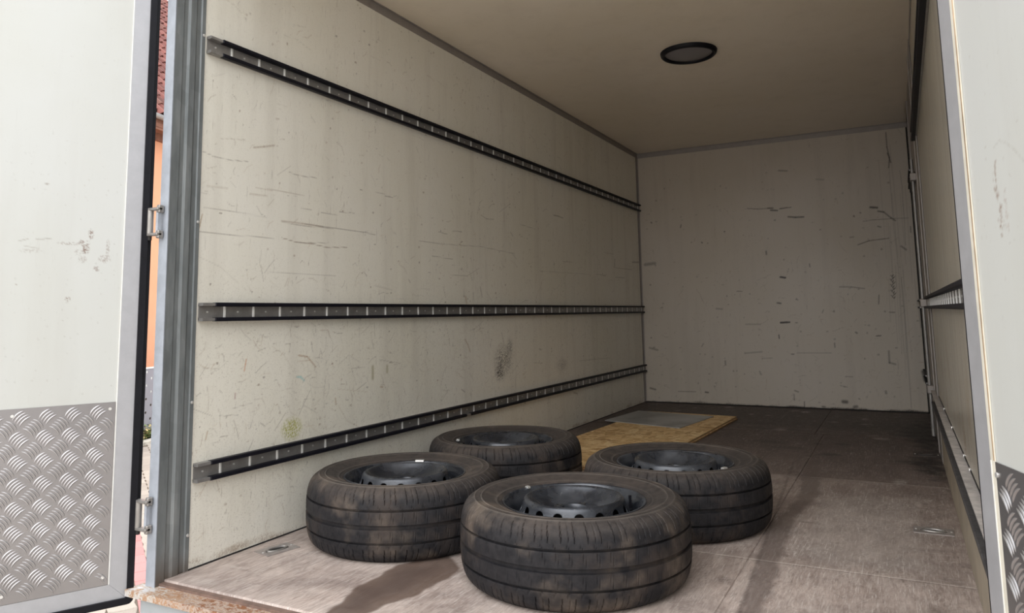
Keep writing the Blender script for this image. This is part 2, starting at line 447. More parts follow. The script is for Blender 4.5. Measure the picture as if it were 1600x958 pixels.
# ------------------------------------------------------------------ painted wear (scuffs, scratches and stains that belong to the surfaces)
INK = [(.17, .13, .10), (.30, .20, .12), (.42, .26, .12), (.62, .26, .09), (.30, .27, .10), (.20, .55, .55), (.35, .12, .12)]
class Paint:
    def __init__(s, U, V):
        s.U, s.V = U, V
        s.a = np.zeros((len(V), len(U))); s.c = np.zeros((len(V), len(U), 3)); s.c[:] = INK[0]
    def win(s, u0, u1, v0, v1):
        i0, i1 = np.searchsorted(s.U, [u0, u1]); j0, j1 = np.searchsorted(s.V, [v0, v1])
        return slice(j0, j1), slice(i0, i1)
    def put(s, sl, m, col):
        a = s.a[sl]; new = 1-(1-a)*(1-m)
        w = np.where(new > 1e-6, m/np.maximum(new, 1e-6), 0)[..., None]
        s.c[sl] = s.c[sl]*(1-w) + np.array(col)*w; s.a[sl] = new
    def line(s, pts, w, dark, col, taper=True, rough=0.0):
        for k in range(len(pts)-1):
            (ax, ay), (bx, by) = pts[k], pts[k+1]
            pad = w*2.2 + .004
            sl = s.win(min(ax, bx)-pad, max(ax, bx)+pad, min(ay, by)-pad, max(ay, by)+pad)
            U, V = np.meshgrid(s.U[sl[1]], s.V[sl[0]])
            if U.size == 0: continue
            dx, dy = bx-ax, by-ay; l2 = dx*dx+dy*dy+1e-12
            t = np.clip(((U-ax)*dx+(V-ay)*dy)/l2, 0, 1)
            d = np.hypot(U-ax-t*dx, V-ay-t*dy)
            ww = np.maximum(w, .0016)
            m = np.clip(1.35-d/ww, 0, 1)*dark
            if rough: m = m*(1-rough*rng.random(m.shape))
            s.put(sl, m, col)
    def blob(s, cu, cv, ru, rv, dark, col, speck=.7, p=1.5):
        sl = s.win(cu-ru, cu+ru, cv-rv, cv+rv)
        U, V = np.meshgrid(s.U[sl[1]], s.V[sl[0]])
        if U.size == 0: return
        d = ((U-cu)/ru)**2+((V-cv)/rv)**2
        m = np.clip(1-d, 0, 1)**p*dark
        q = rng.random(m.shape); m = m*(1-speck+speck*(q > .55)*1.6)
        s.put(sl, np.clip(m, 0, 1), col)
    def poly(s, pts, dark, col, soft=.02, wob=.012):
        P = np.array(pts); sl = s.win(P[:, 0].min()-.1, P[:, 0].max()+.1, P[:, 1].min()-.1, P[:, 1].max()+.1)
        U, V = np.meshgrid(s.U[sl[1]], s.V[sl[0]])
        if U.size == 0: return
        U2 = U + wob*np.sin(V*37+U*11)+wob*.5*np.sin(V*93); V2 = V+wob*np.sin(U*41)
        ins = np.zeros(U.shape, bool); dmin = np.full(U.shape, 9.0)
        n = len(P)
        for i in range(n):
            (ax, ay), (bx, by) = P[i], P[(i+1) % n]
            cond = ((ay > V2) != (by > V2)) & (U2 < (bx-ax)*(V2-ay)/(by-ay+1e-12)+ax); ins ^= cond
            dx, dy = bx-ax, by-ay; t = np.clip(((U2-ax)*dx+(V2-ay)*dy)/(dx*dx+dy*dy+1e-12), 0, 1)
            dmin = np.minimum(dmin, np.hypot(U2-ax-t*dx, V2-ay-t*dy))
        m = np.where(ins, np.clip(.5+dmin/soft, 0, 1), np.clip(.5-dmin/soft, 0, 1))*dark
        s.put(sl, m, col)
    def scratches(s, n, fn, lmax=.06, wmax=.0018, dk=(.15, .5)):
        for _ in range(n):
            u = rng.uniform(s.U[0], s.U[-1]); v = rng.uniform(s.V[0], s.V[-1])
            if rng.random() > fn(u, v): continue
            l = rng.exponential(lmax*.4)+.004
            if l > lmax*2: l = lmax
            a = rng.choice([rng.normal(0, .35), rng.normal(1.57, .4), rng.uniform(0, 3.14)])
            b = a+rng.normal(0, .4)
            p = [(u, v), (u+l*.5*math.cos(a), v+l*.5*math.sin(a)), (u+l*.5*(math.cos(a)+math.cos(b)), v+l*.5*(math.sin(a)+math.sin(b)))]
            s.line(p, rng.uniform(.0008, wmax), rng.uniform(*dk), INK[rng.choice([0, 0, 0, 1, 1, 2])])
    def mesh(s, name, pos, mat, parent=None, flip=False, tone=None):
        nu, nv = len(s.U), len(s.V)
        U, V = np.meshgrid(s.U, s.V)
        co = pos(U.ravel(), V.ravel()).astype(np.float32)
        j, i = np.meshgrid(np.arange(nv-1), np.arange(nu-1), indexing='ij')
        a = (j*nu+i).ravel(); q = np.stack([a, a+1, a+nu+1, a+nu], 1)
        if flip: q = q[:, ::-1]
        me = bpy.data.meshes.new(name)
        me.vertices.add(len(co)); me.vertices.foreach_set('co', co.ravel())
        me.loops.add(q.size); me.loops.foreach_set('vertex_index', q.ravel().astype(np.int32))
        me.polygons.add(len(q)); me.polygons.foreach_set('loop_start', (np.arange(len(q))*4).astype(np.int32))
        me.polygons.foreach_set('loop_total', np.full(len(q), 4, np.int32))
        me.update(calc_edges=True)
        at = me.attributes.new('wear', 'FLOAT_COLOR', 'POINT')
        d = np.concatenate([s.c.reshape(-1, 3), s.a.reshape(-1, 1)], 1).astype(np.float32)
        at.data.foreach_set('color', d.ravel())
        if tone is not None:
            tt = me.attributes.new('tone', 'FLOAT', 'POINT'); tt.data.foreach_set('value', tone(U.ravel(), V.ravel()).astype(np.float32))
        me.materials.append(mat)
        return link(name, me, parent)
def axis(a, b, s0, s1):
    """grid positions from a to b with the step growing from s0 to s1"""
    out = [a]; 
    while out[-1] < b:
        f = (out[-1]-a)/(b-a); out.append(out[-1]+s0+(s1-s0)*f)
    out[-1] = b
    return np.array(out)

# traced scuffs: ([points in metres on the wall], half width, strength, colour index)
LW= [[[[0.331,1.35],[0.378,1.362],[0.426,1.376]],0.004,0.55,1],[[[0.113,1.297],[0.158,1.288],[0.211,1.285],[0.307,1.295]],0.0011,0.5,0],[[[0.502,1.29],[0.56,1.285],[0.646,1.292]],0.0011,0.55,0],[[[0.14,1.185],[0.222,1.189]],0.0038,0.25,1],[[[0.319,1.184],[0.396,1.187]],0.0038,0.35,1],[[[0.395,1.212],[0.486,1.214],[0.582,1.212]],0.0016,0.4,1],[[[0.128,1.115],[0.233,1.113],[0.398,1.111]],0.001,0.4,0],[[[0.47,1.105],[0.574,1.106],[0.686,1.105]],0.0039,0.5,1],[[[0.584,1.107],[0.686,1.105],[0.911,1.107],[1.01,1.102]],0.0022,0.55,0],[[[0.47,1.101],[0.584,1.098],[0.75,1.104]],0.0012,0.5,0],[[[0.116,1.034],[0.236,1.034],[0.435,1.039]],0.0017,0.5,0],[[[0.471,1.044],[0.547,1.033],[0.626,1.034],[0.709,1.026],[0.83,1.035]],0.0018,0.75,1],[[[0.547,1.032],[0.719,1.044]],0.0015,0.5,0],[[[0.563,1.165],[0.623,1.163]],0.001,0.4,0],[[[0.674,1.16],[0.772,1.158]],0.001,0.45,0],[[[0.782,1.175],[0.874,1.178]],0.001,0.5,0],[[[0.404,0.919],[0.569,0.916],[0.764,0.918]],0.0016,0.3,0],[[[0.125,1.09],[0.115,1.044]],0.0014,0.6,2],[[[0.12,0.952],[0.201,0.926],[0.28,0.873]],0.0016,0.2,0],[[[0.907,1.284],[0.924,1.281]],0.002,0.8,0],[[[1.074,1.279],[1.135,1.28]],0.0021,0.5,0],[[[0.934,0.942],[0.955,0.924]],0.0021,0.6,0],[[[1.251,0.92],[1.266,0.904]],0.0024,0.7,0],[[[0.193,1.102],[0.202,1.102]],0.0014,0.9,0],[[[1.011,0.885],[1.129,0.869]],0.0038,0.2,0],[[[0.507,0.9],[0.492,0.869]],0.0025,0.3,1],[[[0.55,0.881],[0.589,0.901]],0.0013,0.35,1],[[[0.35,1.145],[0.372,1.118],[0.389,1.114]],0.0008,0.4,0],[[[0.344,1.209],[0.422,1.209]],0.0023,0.3,1],[[[0.76,1.173],[0.763,1.11]],0.0011,0.3,0],[[[0.443,1.269],[0.511,1.316]],0.0008,0.35,0],[[[0.546,1.283],[0.559,1.26]],0.0015,0.35,0],[[[0.901,1.428],[0.938,1.434]],0.0016,0.35,1],[[[0.697,1.384],[0.719,1.373]],0.0015,0.35,1],[[[1.093,1.451],[1.107,1.442]],0.0018,0.4,0],[[[0.453,1.405],[0.476,1.408]],0.0019,0.4,1],[[[0.432,1.477],[0.446,1.478]],0.003,0.5,1],[[[0.615,1.526],[0.636,1.508]],0.0008,0.4,0],[[[1.009,1.288],[1.114,1.284]],0.0012,0.35,0],[[[2.862,1.394],[2.936,1.395],[3.013,1.391]],0.0032,0.8,0],[[[1.795,1.365],[1.804,1.329]],0.0021,0.6,0],[[[1.911,1.289],[1.971,1.275],[2.055,1.279]],0.0022,0.6,0],[[[2.375,1.285],[2.577,1.276]],0.002,0.45,0],[[[1.875,1.285],[1.902,1.354],[1.933,1.373]],0.002,0.4,0],[[[1.334,1.101],[1.575,1.104],[1.907,1.117],[2.296,1.105]],0.002,0.45,0],[[[2.261,1.107],[2.318,1.076]],0.002,0.5,0],[[[1.442,1.038],[1.626,1.033]],0.0016,0.5,0],[[[1.628,1.176],[1.717,1.179]],0.0022,0.6,0],[[[1.5,1.16],[1.575,1.155]],0.0026,0.5,0],[[[2.994,1.098],[3.153,1.102]],0.003,0.4,0],[[[3.446,1.372],[3.432,1.276],[3.394,1.152]],0.002,0.35,0],[[[4.012,1.175],[3.992,1.108]],0.005,0.8,0],[[[4.013,1.105],[4.426,1.109]],0.003,0.5,0],[[[4.006,1.031],[4.228,1.033]],0.0027,0.6,0],[[[3.604,1.038],[3.799,1.035]],0.0032,0.5,0],[[[1.788,0.981],[1.815,0.934]],0.0017,0.6,0],[[[1.897,0.902],[1.916,0.848]],0.004,0.6,0],[[[2.253,1.226],[2.281,1.206]],0.005,0.4,0],[[[4.433,1.172],[4.609,1.181]],0.0075,0.6,0],[[[1.705,1.124],[1.724,1.131]],0.0024,0.9,0],[[[2.644,1.019],[3.456,1.032]],0.002,0.35,0],[[[2.122,1.328],[2.26,1.394]],0.0024,0.35,0],[[[2.206,1.316],[2.203,1.23]],0.0014,0.4,0],[[[2.177,1.335],[2.175,1.248]],0.001,0.35,0],[[[1.612,1.288],[1.646,1.245]],0.0018,0.35,0],[[[1.657,1.361],[1.687,1.336]],0.0014,0.35,0],[[[2.601,1.337],[2.606,1.322]],0.003,0.7,0],[[[1.73,0.888],[1.733,0.845]],0.0023,0.4,0],[[[1.823,0.871],[1.826,0.837]],0.003,0.4,0],[[[1.961,0.878],[2.021,0.829]],0.002,0.4,0],[[[1.539,0.893],[1.555,0.852]],0.0024,0.4,0],[[[3.774,1.211],[3.981,1.21]],0.0025,0.35,0],[[[1.748,0.846],[1.756,0.817]],0.006,0.35,2],[[[1.313,1.546],[1.328,1.522]],0.0014,0.4,0],[[[2.372,1.212],[2.408,1.213]],0.002,0.4,0],[[[0.321,0.618],[0.318,0.603],[0.313,0.58]],0.0018,0.6,3],[[[0.365,0.571],[0.387,0.589],[0.41,0.602]],0.0012,0.45,0],[[[0.566,0.618],[0.611,0.611],[0.657,0.57]],0.0021,0.55,2],[[[0.559,0.595],[0.626,0.596]],0.001,0.35,2],[[[0.631,0.665],[0.639,0.63]],0.0014,0.55,0],[[[0.571,0.401],[0.599,0.444],[0.628,0.485]],0.0013,0.5,0],[[[0.456,0.366],[0.506,0.419]],0.001,0.45,0],[[[0.39,0.399],[0.411,0.386]],0.0015,0.7,0],[[[0.274,0.424],[0.287,0.395],[0.297,0.361]],0.001,0.5,0],[[[0.216,0.445],[0.292,0.439]],0.0012,0.45,0],[[[0.11,0.481],[0.187,0.449]],0.0011,0.4,0],[[[0.991,0.654],[1.003,0.621]],0.0027,0.4,0],[[[0.997,0.547],[0.997,0.5]],0.0068,0.45,4],[[[1.095,0.543],[1.095,0.519]],0.006,0.4,4],[[[0.896,0.462],[0.955,0.486]],0.0018,0.5,0],[[[0.828,0.43],[0.844,0.429]],0.002,0.8,0],[[[0.957,0.467],[0.967,0.465]],0.0027,0.8,0],[[[1.049,0.46],[1.065,0.458]],0.0027,0.5,2],[[[0.68,0.636],[0.692,0.611]],0.001,0.4,0],[[[0.56,0.541],[0.579,0.539],[0.597,0.525]],0.003,0.45,5],[[[0.768,0.442],[0.772,0.419]],0.003,0.4,2],[[[0.441,0.666],[0.457,0.668]],0.0018,0.5,0],[[[0.373,0.644],[0.405,0.652]],0.0012,0.45,0],[[[0.5,0.662],[0.523,0.662],[0.519,0.631]],0.001,0.4,0],[[[0.678,0.707],[0.722,0.707],[0.735,0.675]],0.0011,0.35,2],[[[0.133,0.573],[0.164,0.614]],0.0009,0.35,0],[[[0.143,0.602],[0.21,0.595]],0.0011,0.3,0],[[[0.125,0.517],[0.14,0.526]],0.001,0.45,0],[[[0.164,0.544],[0.167,0.528]],0.001,0.45,0],[[[0.165,0.379],[0.171,0.402]],0.002,0.45,2],[[[0.277,0.51],[0.277,0.494]],0.0025,0.4,6],[[[1.04,0.574],[1.182,0.55]],0.0014,0.4,0],[[[1.11,0.557],[1.135,0.555]],0.0023,0.7,0],[[[0.838,0.552],[0.945,0.548]],0.0014,0.35,0],[[[0.6,0.434],[0.668,0.399]],0.0008,0.35,0],[[[0.718,0.703],[0.756,0.649]],0.0008,0.3,0],[[[0.288,0.634],[0.303,0.645]],0.0014,0.4,0],[[[0.471,0.448],[0.482,0.422]],0.0012,0.4,0],[[[0.221,0.378],[0.253,0.377]],0.0016,0.5,0],[[[1.737,0.632],[1.765,0.605],[1.786,0.568]],0.003,0.45,2],[[[1.5,0.692],[1.514,0.683]],0.0018,0.6,0],[[[2.518,0.466],[2.649,0.455]],0.0018,0.5,0],[[[3.232,0.433],[3.824,0.418]],0.0025,0.4,0],[[[1.698,0.388],[1.732,0.371]],0.003,0.7,0],[[[1.554,0.423],[1.56,0.408]],0.0024,0.5,0],[[[2.128,0.653],[2.151,0.597]],0.0028,0.6,0],[[[2.101,0.591],[2.104,0.544]],0.0024,0.6,0],[[[2.042,0.518],[2.124,0.523]],0.002,0.7,0],[[[2.384,0.446],[2.387,0.421]],0.002,0.5,0],[[[2.537,0.44],[2.535,0.41]],0.0024,0.4,0],[[[3.096,0.624],[3.119,0.604]],0.002,0.5,0],[[[4.036,0.685],[4.041,0.663]],0.003,0.5,0],[[[3.501,0.449],[3.51,0.413]],0.0028,0.5,0],[[[3.361,0.068],[3.387,0.055]],0.004,0.6,0],[[[3.118,0.23],[3.179,0.219]],0.005,0.6,0],[[[2.602,0.543],[2.632,0.537]],0.005,0.5,0]]

BW= [[[[0.915,1.579],[0.995,1.567],[1.108,1.566]],0.0028,0.7,0],[[[1.074,1.567],[1.114,1.564]],0.0047,0.8,0],[[[1.096,1.549],[1.146,1.543]],0.0052,0.9,0],[[[1.163,1.555],[1.221,1.56]],0.0038,0.7,0],[[[0.04,1.162],[0.125,1.168]],0.0118,0.5,0],[[[0.367,1.483],[0.361,1.461]],0.0047,0.6,0],[[[1.042,1.221],[1.043,1.197]],0.0059,0.6,0],[[[1.175,1.864],[1.236,1.855]],0.0059,0.5,0],[[[0.533,1.325],[0.538,1.32]],0.0047,0.8,0],[[[0.723,1.402],[0.726,1.401]],0.0047,0.8,0],[[[0.107,1.523],[0.113,1.519]],0.0052,0.7,0],[[[1.173,1.557],[1.25,1.56]],0.0033,0.7,0],[[[1.224,1.486],[1.278,1.478],[1.338,1.476]],0.0052,0.9,0],[[[1.814,1.513],[1.859,1.506]],0.0071,0.9,0],[[[1.864,1.479],[1.901,1.47]],0.0052,0.8,0],[[[1.901,1.47],[1.947,1.422],[1.974,1.4]],0.0047,0.7,0],[[[1.757,1.411],[1.838,1.416],[2.062,1.413]],0.0024,0.6,0],[[[1.71,1.234],[1.787,1.26],[1.922,1.271]],0.0033,0.75,0],[[[1.957,2.074],[1.956,1.961],[1.968,1.88],[1.958,1.803]],0.0038,0.7,0],[[[1.956,1.915],[1.974,1.84]],0.0038,0.7,0],[[[2.03,1.772],[2.036,1.649],[2.029,1.21]],0.0019,0.45,0],[[[1.958,1.803],[1.962,1.214]],0.0016,0.35,0],[[[2.0,1.206],[2.029,1.18]],0.0059,0.6,0],[[[1.658,1.294],[1.684,1.296]],0.0038,0.5,0],[[[1.696,1.457],[1.698,1.452]],0.0047,0.8,0],[[[1.741,1.478],[1.744,1.476]],0.0047,0.7,0],[[[2.07,1.349],[2.069,1.306]],0.0033,0.7,0],[[[1.359,1.106],[1.361,1.083]],0.0035,0.7,0],[[[1.447,1.765],[1.5,1.757]],0.0059,0.3,0],[[[1.854,1.365],[1.873,1.358]],0.0047,0.6,0],[[[1.138,1.011],[1.176,1.006]],0.0059,0.95,0],[[[1.104,0.809],[1.129,0.805]],0.0059,0.8,0],[[[1.123,0.654],[1.169,0.657]],0.0061,1,0],[[[1.101,0.559],[1.103,0.531]],0.0038,0.9,0],[[[0.854,0.644],[0.967,0.643]],0.0047,0.35,0],[[[0.799,0.911],[0.839,0.907]],0.0035,0.6,0],[[[0.627,0.773],[0.674,0.769]],0.0059,0.4,0],[[[0.051,0.453],[0.12,0.435]],0.0071,0.45,0],[[[0.044,0.117],[0.088,0.106]],0.0071,0.6,0],[[[0.281,0.097],[0.428,0.099]],0.0028,0.6,0],[[[0.505,0.098],[0.529,0.096]],0.0052,0.8,0],[[[0.677,0.349],[0.678,0.319]],0.0059,0.5,0],[[[0.836,0.414],[0.967,0.427]],0.0059,0.35,0],[[[0.964,0.375],[1.042,0.379]],0.0031,0.4,0],[[[0.508,0.489],[0.493,0.465]],0.0035,0.5,0],[[[0.941,0.272],[0.951,0.249]],0.0059,0.4,0],[[[1.142,1.013],[1.172,1.004]],0.0056,0.95,0],[[[1.121,0.654],[1.187,0.657]],0.0059,1,0],[[[1.23,0.653],[1.243,0.652]],0.0035,0.6,0],[[[1.562,0.92],[1.644,0.917],[1.734,0.902]],0.0038,0.55,0],[[[1.827,0.85],[1.821,0.785]],0.0035,0.65,0],[[[1.889,0.723],[1.922,0.721]],0.0035,0.65,0],[[[1.789,0.549],[1.819,0.551]],0.0038,0.8,0],[[[1.652,0.577],[1.66,0.571]],0.0052,0.7,0],[[[1.5,0.497],[1.501,0.464]],0.0038,0.65,0],[[[1.533,0.061],[1.556,0.06]],0.0118,0.8,0],[[[1.606,0.024],[1.624,0.029]],0.0094,0.7,0],[[[1.387,0.017],[1.403,0.016]],0.0071,0.7,0],[[[1.227,0.42],[1.474,0.421]],0.0028,0.4,0],[[[1.56,0.248],[1.61,0.246]],0.0031,0.5,0],[[[1.864,0.439],[1.863,0.354],[1.901,0.344]],0.0059,0.5,0],[[[1.194,0.132],[1.22,0.123]],0.0047,0.6,0],[[[1.187,0.103],[1.188,0.059]],0.0042,0.5,0],[[[1.259,0.05],[1.258,0.001]],0.0035,0.7,0],[[[1.983,0.975],[1.986,0.61],[1.983,0.031]],0.0024,0.4,0],[[[2.09,0.875],[2.085,0.609]],0.0035,0.4,0],[[[1.825,0.146],[1.826,0.132]],0.0071,0.5,0],[[[1.52,0.18],[1.567,0.169]],0.0031,0.4,0],[[[2.077,0.294],[2.086,0.232]],0.0118,0.9,0],[[[1.189,0.41],[1.203,0.41]],0.0047,0.6,0],[[[1.246,0.834],[1.257,0.829]],0.0047,0.6,0],[[[1.438,0.748],[1.428,0.726]],0.0033,0.5,0]]


# ------------------------------------------------------------------ left wall
YP = 0.112                                         # the wall panel starts behind the corner post
pl = Paint(axis(YP, L, .0028, .010), axis(0.0, H, .0034, .0042))
for pts, w, dk, ci in LW: pl.line(pts, w*(.9 if ci < 2 else 1.25), min(1, dk*(1.0 if ci < 2 else 1.5)), INK[ci], rough=.3)
pl.blob(.538, .360, .058, .046, .75, (.42, .42, .10), .85, .8)
pl.blob(2.14, .50, .13, .11, .55, (.10, .085, .07), .9)
pl.blob(2.10, .44, .07, .06, .7, (.06, .05, .045), .9)
pl.blob(2.22, .57, .05, .07, .45, (.08, .07, .06), .9)
pl.blob(2.94, .425, .12, .06, .30, (.12, .10, .08), .8)
def dens_l(y, z):
    d = .22
    if .30 < z < .75: d = 1.0 if y < 2.4 else .55
    elif z < .26: d = .75
    elif .82 < z < 1.25: d = .45
    return d
pl.scratches(4200, dens_l, .048, .0014, (.10, .36))
pl.scratches(500, lambda y, z: 1.0 if (.3 < z < .75) else .25, .14, .0014, (.15, .35))
for _ in range(420):                               # chips and spots
    y, z = rng.uniform(YP, L), rng.uniform(0, 2.1); pl.blob(y, z, rng.uniform(.003, .008), rng.uniform(.003, .006), rng.uniform(.3, .8), INK[rng.choice([0, 1])], .2, .6)
for _ in range(60):                                # dirt along the floor edge
    y = rng.uniform(YP, L); pl.blob(y, rng.uniform(0, .02), rng.uniform(.02, .10), rng.uniform(.008, .03), rng.uniform(.15, .45), INK[1], .7)
wall_left = pl.mesh('wall_left', lambda u, v: np.stack([np.zeros_like(u), u, v], 1), M['wall'])
tag(wall_left, 'scuffed cream panel wall carrying three long rails, left of the tyres', kind='structure')
MB().box((-.04, YP, -.10), (-.004, L+.04, H+.04)).build('outer_skin', M['outer'], wall_left)
MB().box((-.0005, YP, -.002), (.0035, L, .004)).build('floor_joint', M['dark'], wall_left)

# ------------------------------------------------------------------ back wall
pb = Paint(axis(0.0, W, .0046, .0046), axis(0.0, H, .005, .006))
for pts, w, dk, ci in BW: pb.line(pts, w*1.25, min(1, dk*1.1), (.035, .027, .022), rough=.2)
pb.scratches(900, lambda x, z: .9 if z < 1.1 else .3, .06, .002, (.15, .45))
for _ in range(170):
    x, z = rng.uniform(0, W), rng.uniform(0, 2.0)
    if z > 1.1 and rng.random() < .5: continue
    pb.blob(x, z, rng.uniform(.006, .012), rng.uniform(.005, .010), rng.uniform(.2, .6), (.07, .052, .04), .2, .7)
for _ in range(70):
    pb.blob(rng.uniform(0, W), rng.uniform(0, .012), rng.uniform(.02, .10), rng.uniform(.006, .020), rng.uniform(.3, .8), (.05, .035, .03), .6)
for _ in range(22):                                # vertical dirty streaks near the right end
    x = rng.uniform(1.88, 2.09); z0 = rng.uniform(.1, 1.2); pb.line([(x, z0), (x+rng.normal(0, .01), z0+rng.uniform(.3, .9))], .003, rng.uniform(.1, .25), (.12, .09, .07))
pb.blob(1.85, 1.3, .5, .5, .10, (.2, .15, .1), .2)
for k in range(13):                                # a short column of pencilled handwriting, written sideways
    z = .995-k*.0135; x = 1.925+.008*math.sin(k*2.1)
    pb.line([(x-.010, z), (x, z-.008), (x+.008, z+.003)], .0030, .9, (.06, .045, .04))
    if k < 7: pb.line([(1.944, z), (1.948, z-.009)], .0018, .6, (.06, .045, .04))
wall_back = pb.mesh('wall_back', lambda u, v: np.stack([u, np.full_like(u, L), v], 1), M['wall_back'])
tag(wall_back, 'marked cream bulkhead closing the far end of the box', kind='structure')
MB().box((-.04, L+.004, -.10), (W+.04, L+.04, H+.04)).build('outer_skin', M['outer'], wall_back)
MB().box((0, L-.006, .0), (W, L-.0005, .008)).build('floor_joint', M['dark'], wall_back)

# ------------------------------------------------------------------ right wall
pr = Paint(axis(.112, 2.72, .006, .012), axis(.325, H, .008, .008))
pr.scratches(700, lambda y, z: .8, .10, .003, (.1, .35))
for y in (.60, .78, .95, 1.3, 1.7): pr.line([(y, .4), (y+.02, 1.9)], .006, .16, (.9, .88, .8))
for _ in range(30):
    y = rng.uniform(.4, 2.6); pr.blob(y, rng.uniform(.33, .6), .06, .10, rng.uniform(.1, .3), INK[1], .6)
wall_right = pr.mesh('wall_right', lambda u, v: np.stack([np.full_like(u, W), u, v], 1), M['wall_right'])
tag(wall_right, 'narrow glossy cream side wall seen edge-on beside the right door', kind='structure')
MB().box((W+.004, .112, -.10), (W+.04, L+.04, H+.04)).build('outer_skin', M['outer'], wall_right)
m = MB().box((W-.004, .112, 0), (W+.003, 2.72, .246)); m.build('kick_board', M['kick'], wall_right)
m = MB().box((W-.0015, .112, .322), (W+.002, 2.72, .328)).box((W-.0015, 2.716, .322), (W+.002, 2.724, H)); m.build('panel_joint', M['dark'], wall_right)
m = MB()
for y in (.84, 1.05, 1.62, 2.17): m.cyl((W-.004, y, .325), .006, .004, 10, 'x')
m.build('screw', M['screw'], wall_right)
# side door leaf beyond the panel, dull aluminium with a closing rod
m = MB().box((W-.006, 2.724, 0), (W+.003, 3.02, H)); m.build('door_post', M['alu_dark'], wall_right)
m = MB().box((W-.010, 3.02, .0), (W+.003, 3.06, H)).box((W-.003, 3.06, .01), (W+.003, 4.02, H-.05)).box((W-.010, 4.02, 0), (W+.003, 4.08, H))
m.build('side_door_leaf', M['alu_dark'], wall_right)
MB().box((W-.003, 4.08, 0), (W+.003, L, H)).build('front_panel', M['wall_right'], wall_right)
rod = MB().cyl((W-.022, 3.30, .045), .009, 1.56, 12).build('closing_rod', M['rail'], wall_right)
MB().bevbox((W-.030, 3.31, 1.500), (W-.006, 3.95, 1.535), .004).build('door_lever', M['black'], wall_right)
m = MB()
for z in (.30, .78, 1.50): m.bevbox((W-.036, 3.27, z-.022), (W-.003, 3.33, z+.022), .003)
m.build('rod_bracket', M['alu_dark'], rod)

# ------------------------------------------------------------------ floor: a slab with plywood sheets, butt joints at 0.92 m, 2.17 m and 3.42 m
floor = tag(MB().box((0, .03, -.10), (W, L, -.018)).build('floor', M['dark']), 'worn brown plywood load floor of the box', kind='structure')
WET = [[.612,.02],[.572,.175],[.56,.232],[.556,.424],[.616,.607],[.745,.474],[.755,.35],[.741,.228],[.699,.08]]
WET2 = [[1.49,2.563],[1.518,2.115],[1.549,1.754],[1.512,1.406],[1.521,.944],[1.535,.816],[1.565,.30],[1.60,.30],[1.606,.795],[1.588,.966],[1.576,1.483],[1.621,1.849],[1.56,2.581]]
ys = [.03, .92, 2.17, 3.42, L]
for b in range(4):
    split = 1.50 if b < 3 else 1.45
    for (x0, x1) in ((0.0, split), (split, W)):
        y0, y1 = ys[b], ys[b+1]; g = .0012
        st = (.0046, .0052, .009, .013)[b]
        p = Paint(axis(x0+g, x1-g, st, st), axis(y0+g, y1-g, st, st*1.1))
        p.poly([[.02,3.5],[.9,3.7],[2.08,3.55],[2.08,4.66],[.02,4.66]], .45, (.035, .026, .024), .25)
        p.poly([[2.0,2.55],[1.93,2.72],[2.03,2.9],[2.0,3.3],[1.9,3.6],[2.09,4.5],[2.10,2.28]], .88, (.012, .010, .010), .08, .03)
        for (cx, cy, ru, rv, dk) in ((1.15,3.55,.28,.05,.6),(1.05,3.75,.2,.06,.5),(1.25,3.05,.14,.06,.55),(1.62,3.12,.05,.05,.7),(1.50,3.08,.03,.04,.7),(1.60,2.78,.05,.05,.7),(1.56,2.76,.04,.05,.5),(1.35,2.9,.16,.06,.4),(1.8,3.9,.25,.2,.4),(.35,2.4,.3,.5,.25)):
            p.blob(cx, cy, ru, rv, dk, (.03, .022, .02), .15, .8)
        p.poly([[1.62,1.0],[1.62,1.72],[1.68,1.86],[1.95,1.9],[1.98,1.0]], .22, (.50, .46, .42), .10, .02)
        p.line([(1.555, .05), (1.555, .5), (1.44, 2.5)], .007, .55, (.07, .05, .045), rough=.3)
        for yy in (.928, 2.178): p.line([(x0, yy), (x1, yy)], .005, .5, (.62, .56, .50), rough=.5)
        # pale scratches and dark dents
        n = int(1300*(x1-x0)*(y1-y0))
        for _ in range(n):
            u, v = rng.uniform(x0, x1), rng.uniform(y0, y1); l = rng.exponential(.035)+.008; a = rng.normal(1.5, .45) if rng.random() < .7 else rng.uniform(0, 3.14)
            lt = rng.random() < .72
            p.line([(u, v), (u+l*math.cos(a), v+l*math.sin(a))], rng.uniform(.0010, .002), rng.uniform(.12, .42)*(1 if b < 2 else .35), (.66, .60, .55) if lt else (.09, .065, .055))
        for _ in range(int(18*(x1-x0)*(y1-y0))):
            p.blob(rng.uniform(x0, x1), rng.uniform(y0, y1), rng.uniform(.01, .06), rng.uniform(.01, .08), rng.uniform(.15, .5), (.10, .075, .065) if rng.random() < .6 else (.62, .56, .51), .5)
        p.poly(WET, .86, (.115, .074, .055), .010, .005); p.poly([[.60,.06],[.585,.2],[.60,.4],[.66,.5],[.70,.35],[.67,.1]], .45, (.06, .04, .036), .05)
        p.poly(WET2, .68, (.13, .10, .088), .022, .004)
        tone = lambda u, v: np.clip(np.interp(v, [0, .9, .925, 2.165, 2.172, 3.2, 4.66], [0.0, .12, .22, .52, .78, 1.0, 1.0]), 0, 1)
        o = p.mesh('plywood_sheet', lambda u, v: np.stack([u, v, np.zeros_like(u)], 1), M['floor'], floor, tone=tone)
        bm = bmesh.new(); bm.from_mesh(o.data)
        be = [e for e in bm.edges if len(e.link_faces) == 1]
        r = bmesh.ops.extrude_edge_only(bm, edges=be)
        for v in r['geom']:
            if isinstance(v, bmesh.types.BMVert): v.co.z = -.016
        bm.to_mesh(o.data); bm.free()

